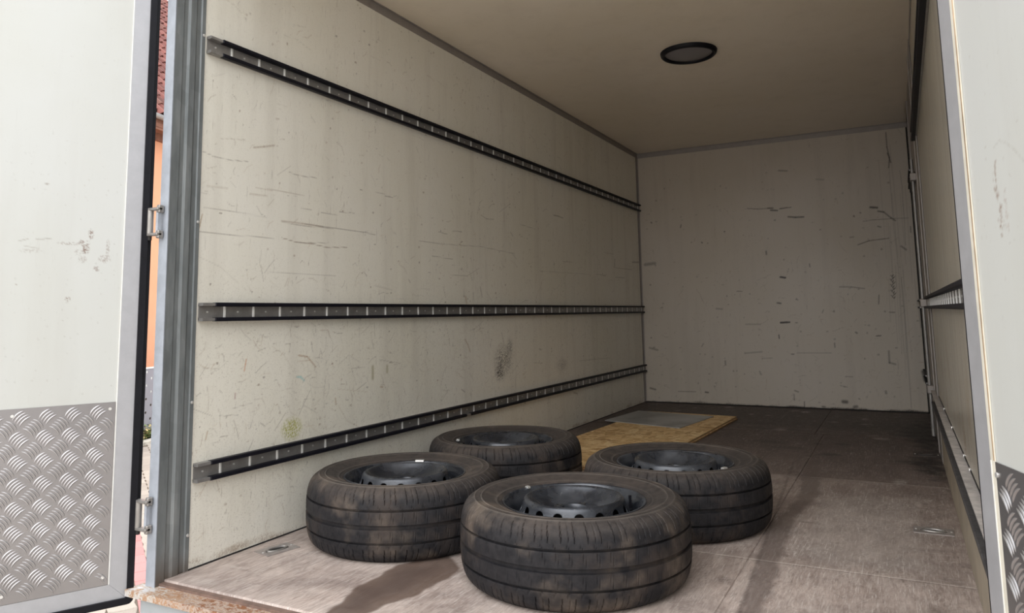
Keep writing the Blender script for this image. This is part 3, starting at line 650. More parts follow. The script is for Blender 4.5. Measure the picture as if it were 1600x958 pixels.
# lashing points let into the floor
def lashing_point(loc, rz, label, dark=False):
    t = tag(empty('lashing_point', loc, rz), label, 'lashing point', 'lashing points in the load floor')
    fr = MB(); a, b = .060, .040
    # frame plate with an oval recess
    n = 24; outer = []; inner = []
    for i in range(n):
        th = 2*math.pi*i/n; c, s = math.cos(th), math.sin(th)
        k = 1/max(abs(c), abs(s)); outer.append((a*c*k, b*s*k)); inner.append((a*.74*c, b*.55*s))
    vs = [(x, y, .0030) for x, y in outer]+[(x, y, .0034) for x, y in inner]+[(x*.9, y*.9, .0004) for x, y in inner]+[(x, y, 0) for x, y in outer]
    fs = []
    for i in range(n):
        j = (i+1) % n; fs += [(i, j, n+j, n+i), (n+i, n+j, 2*n+j, 2*n+i), (3*n+i, 3*n+j, j, i)]
    fr.add(vs, fs).build('plate', M['lash_d' if dark else 'lash'], t)
    MB().add([(x*.93, y*.93, .0008) for x, y in inner], [tuple(range(n))]).build('recess', M['dark'], t)
    ring = MB()
    R1, R2, rr = .034, .016, .0035; N = 28; K = 8; vs = []
    for i in range(N):
        th = 2*math.pi*i/N
        for k in range(K):
            ph = 2*math.pi*k/K; q = 1+rr*math.cos(ph)/R2*.8
            vs.append((R1*math.cos(th)*(1+rr*math.cos(ph)/R1), R2*math.sin(th)*q, -.002*0+.003+rr*math.sin(ph)))
    ring.add(vs, [(i*K+k, ((i+1) % N)*K+k, ((i+1) % N)*K+(k+1) % K, i*K+(k+1) % K) for i in range(N) for k in range(K)], True)
    ring.build('ring', M['lash_d'] if dark else M['steel'], t)
    for sx in (-1, 1): MB().cyl((sx*.052, 0, .0028), .0035, .002, 10).build('screw', M['screw'], t)
M['lash'] = simple('worn_lashing_plate', (.40, .36, .34), .45, .5, .2, 30)
M['lash_d'] = simple('dirty_lashing_plate', (.06, .05, .045), .6, .2, .2, 30)
lashing_point((.101, .378, 0), 1.35, 'worn metal lashing ring let into the floor at the left front, beside the tyre')
lashing_point((2.012, 1.462, 0), 0, 'metal lashing ring in the floor beside the right wall, nearer one')
lashing_point((2.030, 2.935, 0), 0, 'dark greasy lashing ring in the floor beside the right wall, farther one', True)

# ------------------------------------------------------------------ ceiling and its trims
ceil = tag(MB().box((0, .0, H), (W, L, H+.04)).build('ceiling', M['ceiling']), 'glossy beige ceiling of the box', kind='structure')
def angle_trim(n, mb, label):
    return tag(mb.build('trim_%d' % n, M['alu_dark']), label, kind='structure')
m = MB().prism([(0, 2.097), (.0035, 2.097), (.0035, H-.0035), (.012, H-.0035), (.012, H), (0, H)][::-1], .112, L, 'y')
angle_trim(1, m, 'grey aluminium angle between left wall and ceiling')
m = MB().box((.004, L-.0035, 2.095), (W, L, H)).box((.004, L-.02, H-.003), (W, L, H))
angle_trim(2, m, 'grey aluminium angle between back wall and ceiling')
m = MB().box((0, L-.045, 0), (.003, L, 2.097)).box((0, L-.004, 0), (.010, L, 2.097))
t3 = angle_trim(3, m, 'grey vertical angle in the back left corner')
m = MB().box((W-.012, L-.006, 0), (W, L, 2.095))
t4 = tag(m.build('trim_4', M['dark']), 'dark vertical joint in the back right corner', kind='structure')
m = MB().box((W-.003, .112, 2.10), (W-.0002, L, H))
angle_trim(5, m, 'thin angle between right wall and ceiling')
m = MB().box((0, -.02, H-.01), (W, .05, H+.05)); tag(m.build('trim_6', M['galv']), 'metal lintel over the rear opening', kind='structure')

# ceiling lamp: black bezel with frosted lens
lamp = tag(empty('ceiling_lamp', (1.053, 2.335, H)), 'round flush ceiling lamp with black rim and dull lens', 'lamp')
MB().lathe([(.122, -.004), (.124, -.016), (.130, -.022), (.139, -.021), (.146, -.014), (.149, -.0005), (.122, -.0005)], 64, True).build('bezel', M['black'], lamp)
MB().lathe([(.0001, -.019), (.03, -.0188), (.07, -.0175), (.10, -.0150), (.118, -.0115), (.1245, -.008), (.1245, -.002), (.0001, -.002)], 64).build('lens', M['glass_lamp'], lamp)

# ------------------------------------------------------------------ corner posts
def post(n, sx, label):
    """galvanised hollow post with rolled grooves; sx=-1 left, +1 right"""
    x0 = 0.0 if sx < 0 else W
    P = [(0, .0), (0, .028), (-.0035, .033), (-.0035, .046), (.0010, .054), (.0010, .074), (-.0045, .082), (-.0045, .096), (-.0005, .099), (-.0005, .112),
         (-.034, .112), (-.034, .004), (-.030, .0)]
    P = [(q[0]+.0045, q[1]) if q[0] > -.02 else q for q in P]
    prof = [(x0+(q[0] if sx < 0 else -q[0]), q[1]) for q in P]
    if sx < 0: prof = prof[::-1]
    m = MB().prism(prof, -.035, H+.04)
    o = m.build('trim_%d' % n, M['galv'])
    tag(o, label, kind='structure')
    a, b = sorted((x0-sx*.0045, x0+sx*.034))
    MB().box((a, -.003, -.035), (b, .0005, H+.04)).build('outer_flange', M['galv_light'], o)
    r = MB()
    for z in (.105, .50, 1.063, 1.68): r.add([(x0-sx*(.0045+h), .1055+q*math.cos(i*math.pi/4), z+q*math.sin(i*math.pi/4)) for h, q in ((0, .0052), (.0025, .0045), (.0036, .002)) for i in range(8)],
        [(k*8+i, k*8+(i+1) % 8, (k+1)*8+(i+1) % 8, (k+1)*8+i) for k in range(2) for i in range(8)]+[tuple(range(16, 24))], True)
    r.build('rivet', M['screw'], o)
    return o
post(7, -1, 'galvanised corner post at the left of the rear opening')
post(8, 1, 'galvanised corner post at the right of the rear opening')

# ------------------------------------------------------------------ rear sill
m = MB().box((-.062, -.048, -.020), (W+.06, .012, -.012)).box((-.062, -.048, -.030), (W+.06, -.042, -.020))
sill = tag(m.build('trim_9', M['rust']), 'rusty metal sill in front of the load floor', kind='structure')
MB().box((0, .012, -.03), (W, .030, -.005)).build('edge_strip', M['lash_b'] if 'lash_b' in M else simple('brown_edge_strip', (.19, .125, .10), .6, .1, .35, 25), sill)
MB().box((-.010, -.030, -.24), (W+.01, -.014, -.020)).build('rear_beam', M['greypaint'], sill)
MB().box((-.040, -.012, -.16), (0, .11, -.030)).build('post_foot', M['greypaint'], sill)

# ------------------------------------------------------------------ lashing rails
PITCH = .1222
def rail(y0, y1, z0, side, label, group, y_first=None, gap=None, h=.058, dusty=False):
    """U-section rail on a side wall: web, two flanges, black rubber strips, bright rungs, screws"""
    sx = 1 if side < 0 else -1; X = 0.0 if side < 0 else W
    t = tag(empty('lashing_rail', (X, y0, z0)), label, 'rail', group)
    ln = y1-y0; D = .025
    def bx(mb, a, b):
        xa, xb = sorted((sx*a[0], sx*b[0])); return mb.box((xa, a[1], a[2]), (xb, b[1], b[2]))
    bx(MB(), (.0004, 0, .004), (.004, ln, h-.004)).build('web', M['rail'], t)
    for z in (0, h-.010):
        m = MB(); bx(m, (.0004, 0, z), (D-.004, ln, z+.010)); bx(m, (D-.004, 0, z+.001), (D-.002, ln, z+.009)); m.build('flange', M['rail'], t)
    st = .048 if side < 0 else .01
    if dusty: m = MB(); bx(m, (.0004, 0, h-.0005), (D-.0005, ln, h+.0025)); m.build('dust_layer', M['dust'], t)
    for z, bot in ((-.0012, True), (h-.0115, False)):
        if dusty and not bot: continue
        m = MB()
        segs = [(st, ln)]
        if gap and bot: segs = [(st, gap-.02), (gap+.02, ln)]
        for s0, s1 in segs:
            xa, xb = sorted((sx*.006, sx*(D+.0012)))
            m.bevbox((xa, s0, z), (xb, s1, z+.0127), .0022)
        m.build('rubber_strip', M['black2'] if not dusty else M['dusty_black'], t)
    yf = (y_first if y_first is not None else y0+.1)
    proto = screw = None; k = 0
    while yf+k*PITCH < y1-.01:
        y = yf+k*PITCH-y0
        if proto is None:
            m = MB(); xa, xb = sorted((sx*.0035, sx*.0075)); m.bevbox((xa, -.0042, .0105), (xb, .0042, h-.0105), .001)
            proto = m.build('rung', M['rung'], t, (0, y, 0))
            m = MB(); m.cyl((sx*.004 if sx > 0 else -.0065, 0, 0), .0032, .0025, 10, 'x')
            screw = m.build('screw', M['screw'], t, (0, y-PITCH*.55, h/2))
        else:
            dup(proto, t, (0, y, 0)); dup(screw, t, (0, y-PITCH*.55, h/2))
        k += 1
    return t
gl = 'lashing rails along the left wall'
rail(.120, L-.01, 1.6244, -1, 'uppermost black-edged rail on the left wall', gl, .2199)
rail(.120, L-.01, .7489, -1, 'middle black-edged rail on the left wall, at eye level', gl, .2199)
rail(.120, L-.01, .2558, -1, 'lowest black-edged rail on the left wall, just above the tyres', gl, .2199, gap=1.61)
gr = 'lashing rails along the right wall'
rail(.115, 2.86, 1.6244, 1, 'near upper rail on the right wall, dark strip near the ceiling', gr, .2199)
rail(4.10, L-.02, 1.6244, 1, 'short black rail end high in the back right corner', gr, 4.15)
rail(.115, 2.98, .7489, 1, 'middle rail on the right wall with bright rungs', gr, .2199)
rail(4.10, L-.02, .7489, 1, 'short rail end at mid height in the back right corner', gr, 4.15)
rail(.115, 3.02, .2520, 1, 'lowest dusty rail on the right wall above the kick board', gr, .2199, h=.066, dusty=True)
rail(4.10, L-.02, .2558, 1, 'short rail end near the floor in the back right corner', gr, 4.15)

# ------------------------------------------------------------------ wheels with tyres
TW = .2247
def tyre_mesh():
    N = 960
    prof = [(.2040, .1900), (.2050, .1985), (.2125, .2065), (.2190, .2078), (.2240, .2100), (.2262, .2118), (.2290, .2116), (.2400, .2155), (.2520, .2192), (.2640, .2220),
            (.2700, .2238), (.2718, .2256), (.2742, .2256), (.2758, .2243), (.2830, .2250), (.2900, .2243), (.2922, .2256), (.2948, .2250), (.2965, .2228),
            (.3030, .2200), (.3090, .2165), (.3150, .2120), (.3200, .2066), (.3238, .2005), (.3268, .1935), (.3292, .1860), (.3312, .1780), (.3326, .1710)]
    up_half = prof + [(.3332, .1656), (.3332, .1644), (.3252, .1636), (.3252, .1580), (.3340, .1572), (.3344, .1560), (.3352, .1440), (.3357, .1340), (.3358, .1220), (.3358, .1193), (.3275, .1180), (.3275, .1123)]
    lo = [(r, TW-z) for r, z in up_half[:-1]][::-1]
    P = np.array(up_half+lo); m = len(P)
    ang = np.arange(N)*2*np.pi/N
    Rm = np.repeat(P[:, 0][:, None], N, 1); Zm = np.repeat(P[:, 1][:, None], N, 1)
    idx = np.arange(N)
    for j in range(m):
        r, z = P[j]
        zz = z if z >= TW/2 else TW-z; sgn = 1 if z >= TW/2 else -1
        if r > .3275 and .120 < zz < .157 or (r > .3275 and abs(zz-.1344) < .001):          # inner ribs: slanted sipes
            sh = int(round((zz-.14)*260))*sgn
            if .123 < zz < .156: Rm[j, (idx+sh+5) % 16 == 0] -= .0032
        if r > .30 and .181 < zz < .222:                                                     # shoulder slots
            sh = int(round((zz-.19)*90))
            Rm[j, (idx+sh) % 16 == 0] -= .0042
            if zz > .184: Rm[j, (idx+sh+7) % 32 == 0] -= .0028
            if zz > .19: Zm[j, (idx+sh) % 16 == 0] -= .0016*sgn
        if r > .33 and .1645 < zz < .176:                                                    # short nicks beside the groove
            Rm[j, (idx+int((zz-.17)*500)+9) % 16 == 0] -= .0030
    X = Rm*np.cos(ang)[None]; Y = Rm*np.sin(ang)[None]
    co = np.stack([X, Y, Zm], 2).reshape(-1, 3).astype(np.float32)
    j, i = np.meshgrid(np.arange(m-1), idx, indexing='ij'); i2 = (i+1) % N
    q = np.stack([j*N+i, (j+1)*N+i, (j+1)*N+i2, j*N+i2], -1).reshape(-1, 4)[:, ::-1]
    me = bpy.data.meshes.new('tyre')
    me.vertices.add(len(co)); me.vertices.foreach_set('co', co.ravel())
    me.loops.add(q.size); me.loops.foreach_set('vertex_index', q.ravel().astype(np.int32))
    me.polygons.add(len(q)); me.polygons.foreach_set('loop_start', (np.arange(len(q))*4).astype(np.int32))
    me.polygons.foreach_set('loop_total', np.full(len(q), 4, np.int32))
    me.polygons.foreach_set('use_smooth', np.ones(len(q), bool))
    me.update(calc_edges=True)
    me.set_sharp_from_angle(angle=R_(40))
    me.materials.append(M['rubber'])
    return me
def rim_mesh():
    o = [(.2040, .1890), (.2055, .1975), (.2100, .2020), (.2122, .2058), (.2112, .2085), (.2080, .2090), (.2045, .2060), (.2025, .1990), (.1995, .1925), (.1962, .1880), (.1935, .1820),
         (.1915, .1740), (.1905, .1600), (.1895, .1450), (.1860, .1320), (.1780, .1220), (.1735, .1120), (.1720, .1000), (.1720, .0800), (.1800, .0600), (.1930, .0420), (.2000, .0300), (.2060, .0190), (.2110, .0180), (.2118, .0220), (.2060, .0280), (.2035, .0400)]
    return MB().lathe(o, 128)
def disc_mesh():
    S, K = 16, 6; N = S*K
    # smooth parts
    mb = MB()
    low = [(.1732, .1080), (.1728, .1350), (.1705, .1520), (.1672, .1660)]
    top = [(.1490, .2085), (.1468, .2128), (.1440, .2155), (.1410, .2172), (.1380, .2178), (.1345, .2163), (.1305, .2120), (.1240, .2030), (.1120, .1935), (.0980, .1845), (.0860, .1790), (.0800, .1772),
           (.0760, .1790), (.0700, .1800), (.0500, .1800), (.0455, .1812), (.0400, .1850), (.0360, .1855), (.0345, .1835), (.0340, .1700), (.0340, .1600)]
    def P(u, v):   # sloped wall, u in sector units, v 0..1
        a = 2*math.pi*u/S
        r = low[-1][0]+(top[0][0]-low[-1][0])*v - .0025*math.sin(math.pi*v); z = low[-1][1]+(top[0][1]-low[-1][1])*v
        return (r*math.cos(a), r*math.sin(a), z)
    mb.lathe(low, N); mb.lathe(top, N)
    for s in range(S):
        bd = []
        for k in range(K): bd.append((s+k/K, 0.0))
        for k in range(K): bd.append((s+1, k/K))
        for k in range(K): bd.append((s+1-k/K, 1.0))
        for k in range(K): bd.append((s, 1-k/K))
        n = len(bd); ring = []; ring2 = []
        for (u, v) in bd:
            a = math.atan2((v-.5), (u-s-.5)); ring.append((s+.5+.235*math.cos(a), .555+.31*math.sin(a)))
            ring2.append((s+.5+.27*math.cos(a), .555+.345*math.sin(a)))
        vs = [P(*q) for q in bd]+[P(*q) for q in ring2]+[P(*q) for q in ring]
        mb.add(vs, [(i, (i+1) % n, n+(i+1) % n, n+i) for i in range(n)]+[(n+i, n+(i+1) % n, 2*n+(i+1) % n, 2*n+i) for i in range(n)], True)
    return mb
tyre_me = tyre_mesh()
def make_wheel(loc, rz, label, weights=()):
    t = tag(empty('tyre_wheel', loc, rz), label, 'wheel', 'black steel wheels with tyres lying flat on the load floor')
    return t
WHEELS = [((1.0711, .5873, 0), .30, 'nearest tyre of the four, lying flat in front with brown scuffs on its tread'),
          ((.3847, .6949, 0), 1.9, 'left front tyre lying flat, silver balance weight on its far rim'),
          ((.3801, 1.4430, 0), 3.3, 'rearmost tyre of the four, lying against the left wall behind the left front one'),
          ((1.1888, 1.2607, 0), 4.6, 'right-hand tyre lying flat between the nearest tyre and the yellow board')]
base = None
for k, (loc, rz, lab) in enumerate(WHEELS):
    t = make_wheel(loc, rz, lab)
    if base is None:
        ty = link('tyre', tyre_me, t)
        rim = rim_mesh().build('rim', M['wheel'], t, sharp=60)
        dm = disc_mesh().build('wheel_disc', M['wheel'], t, sharp=50); clean(dm.data, 2e-5)
        so = dm.modifiers.new('thickness', 'SOLIDIFY'); so.thickness = .003; so.offset = -1
        bolts = []
        for b in range(5):
            a = 2*math.pi*b/5; c = (.060*math.cos(a), .060*math.sin(a), .1795)
            h = MB().lathe([(.0120, .0005), (.0105, .0030), (.0085, .0030), (.0068, .0004), (.0001, .0002)], 18, c=c).build('bolt_hole', M['dark'], t); bolts.append(h)
        valve = MB().cyl((.184*math.cos(.5), .184*math.sin(.5), .166), .0035, .030, 10).cyl((.184*math.cos(.5), .184*math.sin(.5), .192), .0045, .010, 10).build('valve', M['black'], t)
        base = [ty, rim, dm, valve]+bolts
    else:
        for o in base: dup(o, t)
    def weight(world_ang, r=.2095, ln=.12):
        m = MB(); a0 = world_ang-rz; n = 6; vs = []
        for i in range(n+1):
            a = a0+ln*(i/n-.5)
            for rr, z in ((r-.010, .2060), (r-.009, .2120), (r+.003, .2125), (r+.005, .2070)): vs.append((rr*math.cos(a), rr*math.sin(a), z))
        fs = [(i*4+q, (i+1)*4+q, (i+1)*4+q+1, i*4+q+1) for i in range(n) for q in range(3)]+[(0, 1, 2, 3), (n*4+3, n*4+2, n*4+1, n*4)]
        tag(m.add(vs, fs).build('balance_weight', M['screw'], t), 'silver clip-on weight')
    if k == 0: weight(2.75, ln=.05)
    if k == 1: weight(1.93, ln=.16)
    if k == 2: weight(-2.65, ln=.10)
    if k == 3: weight(-.35, ln=.10)

# ------------------------------------------------------------------ boards lying behind the wheels
def board(name, pts, z0, th, mats, label, cat):
    b = tag(MB().prism(pts, z0, z0+th).build(name, mats[0]), label, cat)
    b.data.materials.append(mats[1])
    for p in b.data.polygons:
        if abs(p.normal.z) < .5: p.material_index = 1
    return b
board('osb_board', [(.168, 1.93), (.821, 1.90), (.907, 3.872), (.258, 3.93)], .0005, .009, (M['osb'], M['osb_edge']), 'lower yellow chipboard panel, showing only as an edge under the upper one', 'board')
board('osb_board', [(.158, 1.94), (.815, 1.91), (.900, 3.880), (.245, 3.94)], .0125, .010, (M['osb'], simple('osb_pale_edge', (.55, .38, .2), .7, 0, .3, 60)), 'upper yellow chipboard panel lying on the floor behind the tyres, under the grey sheet', 'board')
board('grey_sheet', [(.125, 3.351), (.681, 3.199), (.761, 3.79), (.183, 3.909)], .0228, .005, (M['sheet'], M['alu']), 'smudged grey metal sheet lying on the yellow chipboard near the back wall', 'sheet')

# ------------------------------------------------------------------ rear doors
def tread_bars(x0, x1, z0, z1, y, s, P=.0618, lean=1):
    """five-bar tread pattern, every bar a raised lens"""
    m = MB(); K = 6
    def bar(cx, cz, ang, ln=.037, wd=.0058, ht=.0023):
        vs = []; ca, sa = math.cos(ang), math.sin(ang)
        def T(a, b, h):
            b += .0045*(1-(2*a/ln)**2)
            return (cx+a*ca-b*sa, y+s*h, cz+a*sa+b*ca)
        for i in range(K+1):
            a = ln*(i/K-.5); w = wd*.5*math.sqrt(max(0, 1-(2*a/ln)**2*.98)); h = ht*math.sqrt(max(0, 1-(2*a/ln)**2))
            vs += [T(a, -w, 0), T(a, -w*.35, h), T(a, w*.35, h), T(a, w, 0)]
        X = [v[0] for v in vs]; Z = [v[2] for v in vs]
        if min(X) < x0 or max(X) > x1 or min(Z) < z0 or max(Z) > z1: return
        fs = [(i*4+q, (i+1)*4+q, (i+1)*4+q+1, i*4+q+1) if s > 0 else (i*4+q+1, (i+1)*4+q+1, (i+1)*4+q, i*4+q) for i in range(K) for q in range(3)]
        m.add(vs, fs, True)
    nx = int((x1-x0)/P)+3; nz = int((z1-z0)/P)+3
    for i in range(-1, nx):
        for k in range(-1, nz):
            for tps in (0, 1):
                cx = x0+(i+.5*tps+.25)*P; cz = z0+(k+.5*tps+.35)*P
                ang = (R_(45) if tps == 0 else R_(-45))*lean
                for q in range(5):
                    d = (q-2)*.0080; bar(cx-d*math.sin(ang), cz+d*math.cos(ang), ang)
    return m
def rear_door(n, origin, d, s, label, bead, marks):
    """local x runs from the hinge edge outwards, s*y is the inner face, z up"""
    o = empty('door_%d' % n, (origin[0], origin[1], 0), math.atan2(d[1], d[0]))
    tag(o, label, kind='structure')
    DW, Z0, Z1, F = 1.03, -.038, 2.13, .045
    def yb(a, b): return tuple(sorted((s*a, s*b)))
    # cream panel with painted wear
    p = Paint(np.concatenate([axis(F, .40, .0022, .004)[:-1], axis(.40, DW-F, .02, .03)]), np.concatenate([axis(.515, 1.30, .003, .003)[:-1], axis(1.30, 2.09, .012, .02)]))
    marks(p)
    p.mesh('panel', lambda u, v: np.stack([u, np.zeros_like(u), v], 1), M['door'], o)
    a, b = yb(-.004, -.038)
    MB().box((.004, a, Z0+.004), (DW, b, Z1)).build('door_leaf', M['outer'], o)
    a, b = yb(-.038, -.042)
    MB().box((-.016, a, Z0+.02), (DW, b, Z1)).build('outer_skin', M['outer'], o)
    # mitred aluminium frame
    a, b = yb(.002, -.03)
    fr = [[(0, Z0), (F, Z0+F), (F, Z1-F), (0, Z1)], [(0, Z0), (DW, Z0), (DW-F, Z0+F), (F, Z0+F)], [(DW, Z0), (DW, Z1), (DW-F, Z1-F), (DW-F, Z0+F)], [(0, Z1), (F, Z1-F), (DW-F, Z1-F), (DW, Z1)]]
    for q in fr:
        c = (sum(x for x, _ in q)/4, sum(z for _, z in q)/4)
        q2 = [(x+(.0006 if x < c[0] else -.0006)*(abs(x-c[0]) > .1), z) for x, z in q]
        m = MB().prism(q2, a, b, 'y'); f = m.build('frame_profile', M['alu'], o); clean(f.data, 1e-6)
    # bead between frame and panel
    a, b = yb(.0004, .0022)
    bd = MB().box((F, a, Z0+F), (F+bead, b, Z1-F)).build('sealant_bead', M['bead'] if bead > .006 else M['white'], o)
    if bead > .006: MB().box((F+bead-.004, min(s*.0022, s*.0028), .52), (F+bead-.0012, max(s*.0022, s*.0028), Z1-F)).build('mould_line', M['mould'], bd)
    # tread plate
    a, b = yb(.0006, .0024)
    pl_ = MB().box((F+bead+.001, a, Z0+F+.001), (DW-F, b, .519)).build('tread_plate', M['plate'], o)
    tag(tread_bars(F+bead+.001, DW-F, Z0+F+.002, .5185, s*.0024, s, lean=1 if s > 0 else -1).build('tread_bars', M['bar'], pl_, sharp=80), kind='stuff')
    m = MB()
    for x, z in ((F+.018, .50), (F+.018, .03), (.3, .50), (.55, .50), (.3, .03)):
        m.cyl((x, s*.0024 if s > 0 else -.0044, z), .0042, .002, 10, 'y')
    m.build('plate_rivet', M['screw'], pl_)
    if s < 0: pass
    m = MB().box((F+.0002, min(s*.0022, s*.0030), Z0+F), (F+.0028, max(s*.0022, s*.0030), .519)).build('plate_joint', M['white'], pl_)
    # rubber seal: inner lip and fat outer lobe along the hinge edge and the bottom
    def lobe(x0, w, y0, y1, zb, name, zt=Z1):
        r = .016; pts = [(x0, zt), (x0, zb+r)]
        for i in range(1, 6):
            a_ = math.pi+i*math.pi/2/6; pts.append((x0+r+r*math.cos(a_), zb+r+r*math.sin(a_)))
        pts += [(x0+r, zb), (DW, zb)]
        inner = [(DW, zb+w), (x0+w+.004, zb+w)]+[(x0+w, zb+w+.004), (x0+w, zt)]
        aa, bb = sorted((s*y0, s*y1))
        q = MB(); n1 = pts+inner
        q.prism(n1, aa, bb, 'y'); ob = q.build(name, M['black'], o); clean(ob.data, 1e-7)
        return ob
    lobe(*((-.018, .018) if s > 0 else (-.006, .006)), -.006, .010 if s > 0 else .001, Z0-.017, 'door_seal')
    # second, thicker lobe behind, ends above the lower corner
    aa, bb = sorted((-s*.030, -s*.008))
    w_ = -.030 if s > 0 else -.010
    MB().prism([(w_, .20), (w_*.6, .13), (-.004, .10), (-.004, Z1), (w_, Z1)], aa, bb, 'y').build('seal_lobe', M['black'], o)
    return o
def marks_left(p):
    I = (.30, .27, .23)
    for pts, w, dk in (([(.309,.982),(.288,.989)], .0016, .5), ([(.269,.990),(.253,.990),(.233,.993)], .0012, .6), ([(.296,.969),(.264,.963)], .0012, .4)): p.line(pts, w, dk, I)
    for c in ((.19,.98,.03,.006,.35), (.150,.983,.016,.012,.6), (.133,1.010,.008,.018,.6), (.146,.965,.012,.016,.7), (.095,.938,.018,.014,.4), (.088,.970,.006,.03,.35), (.115,.908,.009,.009,.5), (.184,.819,.008,.008,.6), (.152,.935,.012,.012,.3), (.165,.955,.01,.01,.3), (.28,.955,.03,.006,.25), (.25,1.15,.006,.004,.4),(.31,.86,.004,.004,.5)):
        p.blob(*c[:4], c[4], (.26, .20, .17), .95, .6)
    for _ in range(90): p.blob(rng.uniform(.05, .38), rng.uniform(.53, 1.3), .003, .003, rng.uniform(.1, .4), I, .1)
    for _ in range(26): p.blob(.0455, rng.uniform(.52, 2.0), .0035, rng.uniform(.01, .05), rng.uniform(.3, .8), (.45, .36, .24), .3, .5)
def marks_right(p):
    for k in range(46):
        t_ = rng.random(); z = .965-.11*t_; x = .141-.004*math.sin(t_*6)+rng.normal(0, .003); p.blob(x, z, rng.uniform(.002, .005), rng.uniform(.003, .007), rng.uniform(.3, .8), (.28, .20, .16), .6)
    for k in range(14): p.blob(.162+rng.normal(0, .002), rng.uniform(.86, .92), .003, .006, .35, (.35, .26, .22), .6)
    p.line([(.143,.986),(.160,.992),(.177,.986),(.200,.970),(.222,.950)], .0018, .30, (.3, .26, .22), rough=.8)
    for _ in range(30): p.blob(rng.uniform(.06, .3), rng.uniform(.53, 1.3), .003, .003, rng.uniform(.1, .4), (.35, .3, .26), .1)
rear_door(1, (-.071, -.037), (-.454, -.891), 1, 'left rear door swung open, cream panel over bright five-bar tread plate', .003, marks_left)
rear_door(2, (2.061, -.079), (.309, -.951), -1, 'right rear door swung open, cream panel over dark five-bar tread plate', .014, marks_right)

# hinges between left door and post
def hinge(z, x0, label, side=-1):
    t = tag(empty('door_hinge', (x0, -.020, z)), label, 'hinge', 'door hinges on the corner posts')
    h = .072; s = side
    MB().cyl((s*.042, 0, -h/2+.004), .0095, h, 18).build('barrel', M['steel'], t)
    for zz in (-h/2-.004, h/2+.002):
        m = MB(); xa, xb = sorted((s*.052, s*-.002)); m.bevbox((xa, -.009, zz), (xb, .009, zz+.009), .002); m.build('hinge_arm', M['steel'], t)
        m = MB(); xa, xb = sorted((s*.012, s*-.002)); m.bevbox((xa, -.004, zz-.008), (xb, .015, zz+.017), .003); m.build('hinge_foot', M['steel'], t)
    MB().cyl((s*.042, 0, -h/2-.016), .006, .012, 12).build('pin_end', M['dark'], t)
    m = MB(); xa, xb = sorted((s*.014, s*.004)); m.box((xa, -.002, -h/2), (xb, .006, h/2)).build('hinge_leaf', M['galv_light'], t)
hinge(1.050, -.012, 'upper visible steel hinge in the gap between left door and corner post')
hinge(.186, -.012, 'lower steel hinge in the gap between left door and corner post')
hinge(1.050, W, 'upper steel hinge of the right door, on the right corner post', 1)
hinge(.186, W, 'lower steel hinge of the right door, on the right corner post', 1)

# ------------------------------------------------------------------ street
ground = tag(MB().box((-40, -30, G-.10), (40, 40, G-.012)).build('ground', M['ground']), 'paved street beside the box', kind='structure')
MB().box((-14, -9, G-.011), (2, 9, G-.008)).build('joint_sand', M['joint'], ground)
U = Vector((.84, -.543)).normalized(); V = Vector((.543, .84)).normalized(); P0 = Vector((-2.376, 1.68))
pv = {}
def paver_proto(name, mat, a, b, zig=0):
    g = .003
    m = MB(); x0, x1, y0, y1 = -a/2+g, a/2-g, -b/2+g, b/2-g
    if zig: pts = [(x0, y0), (0, y0-zig), (x1, y0), (x1+zig, 0), (x1, y1), (0, y1-zig), (x0, y1), (x0+zig, 0)]
    else: pts = [(x0, y0), (x1, y0), (x1, y1), (x0, y1)]
    n = len(pts); c = .004
    top = [(x-c*(1 if x > 0 else -1)*(abs(x) > 1e-6), y-c*(1 if y > 0 else -1)*(abs(y) > 1e-6), 0) for x, y in pts]
    vs = [(x, y, -.03) for x, y in pts]+[(x, y, -.003) for x, y in pts]+top
    fs = [(i, (i+1) % n, n+(i+1) % n, n+i) for i in range(n)]+[(n+i, n+(i+1) % n, 2*n+(i+1) % n, 2*n+i) for i in range(n)]+[tuple(range(2*n, 3*n))]
    me = bpy.data.meshes.new(name); me.from_pydata(vs, [], fs); me.update(); me.materials.append(mat); return me, vs, fs
pm, pvv, pff = paver_proto('paver', M['paver_pink'], .2, .1)
bm_, bvv, bff = paver_proto('paver', M['paver_beige'], .2, .16, .012)
rz = math.atan2(U.y, U.x)
cand = []
for i in range(-70, 60):
    for j in range(-34, 40):
        if j == 0: c = P0+U*(i*.2)+V*.05; kind = 'p'
        else:
            c = P0+U*(i*.2+(.1 if j % 2 else 0))+V*((.1+(j-.5)*.16) if j > 0 else (j+.5)*.16); kind = 'b'
        if c.x > -.25 and c.y > -.4: continue
        if c.x > 1.5 or c.y < -8 or c.y > 9 or c.x < -13: continue
        f = Vector((-.954, -.3)); 
        if (c-Vector((-7.96, 5.76))).dot(f) > -.42: continue
        # distance from the line of sight through the door gap, or the patch under the door corner
        w = c-Vector((-.2, .0)); along = w.dot(Vector((-.807, .59))); off = abs(w.dot(Vector((.59, .807))))
        near = (c-Vector((-2.35, 1.5))).length
        score = min(off*(1+along*.10) if 1.0 < along < 9 else 99, near*.55)
        cand.append((score, c, kind))
cand.sort(key=lambda q: q[0])
for _, c, k in cand[:280]:
    o = link('paver', pm if k == 'p' else bm_, ground, (c.x, c.y, G+rng.uniform(-.001, .001))); o.rotation_euler = (0, 0, rz)
for k, vv, ff, mat in (('p', pvv, pff, M['paver_pink']), ('b', bvv, bff, M['paver_beige'])):
    mb = MB(); cr, sr = math.cos(rz), math.sin(rz)
    for _, c, kk in cand[280:]:
        if kk == k: mb.add([(c.x+x*cr-y*sr, c.y+x*sr+y*cr, G+z) for x, y, z in vv], ff)
    tag(mb.build('paving', mat, ground), kind='stuff')

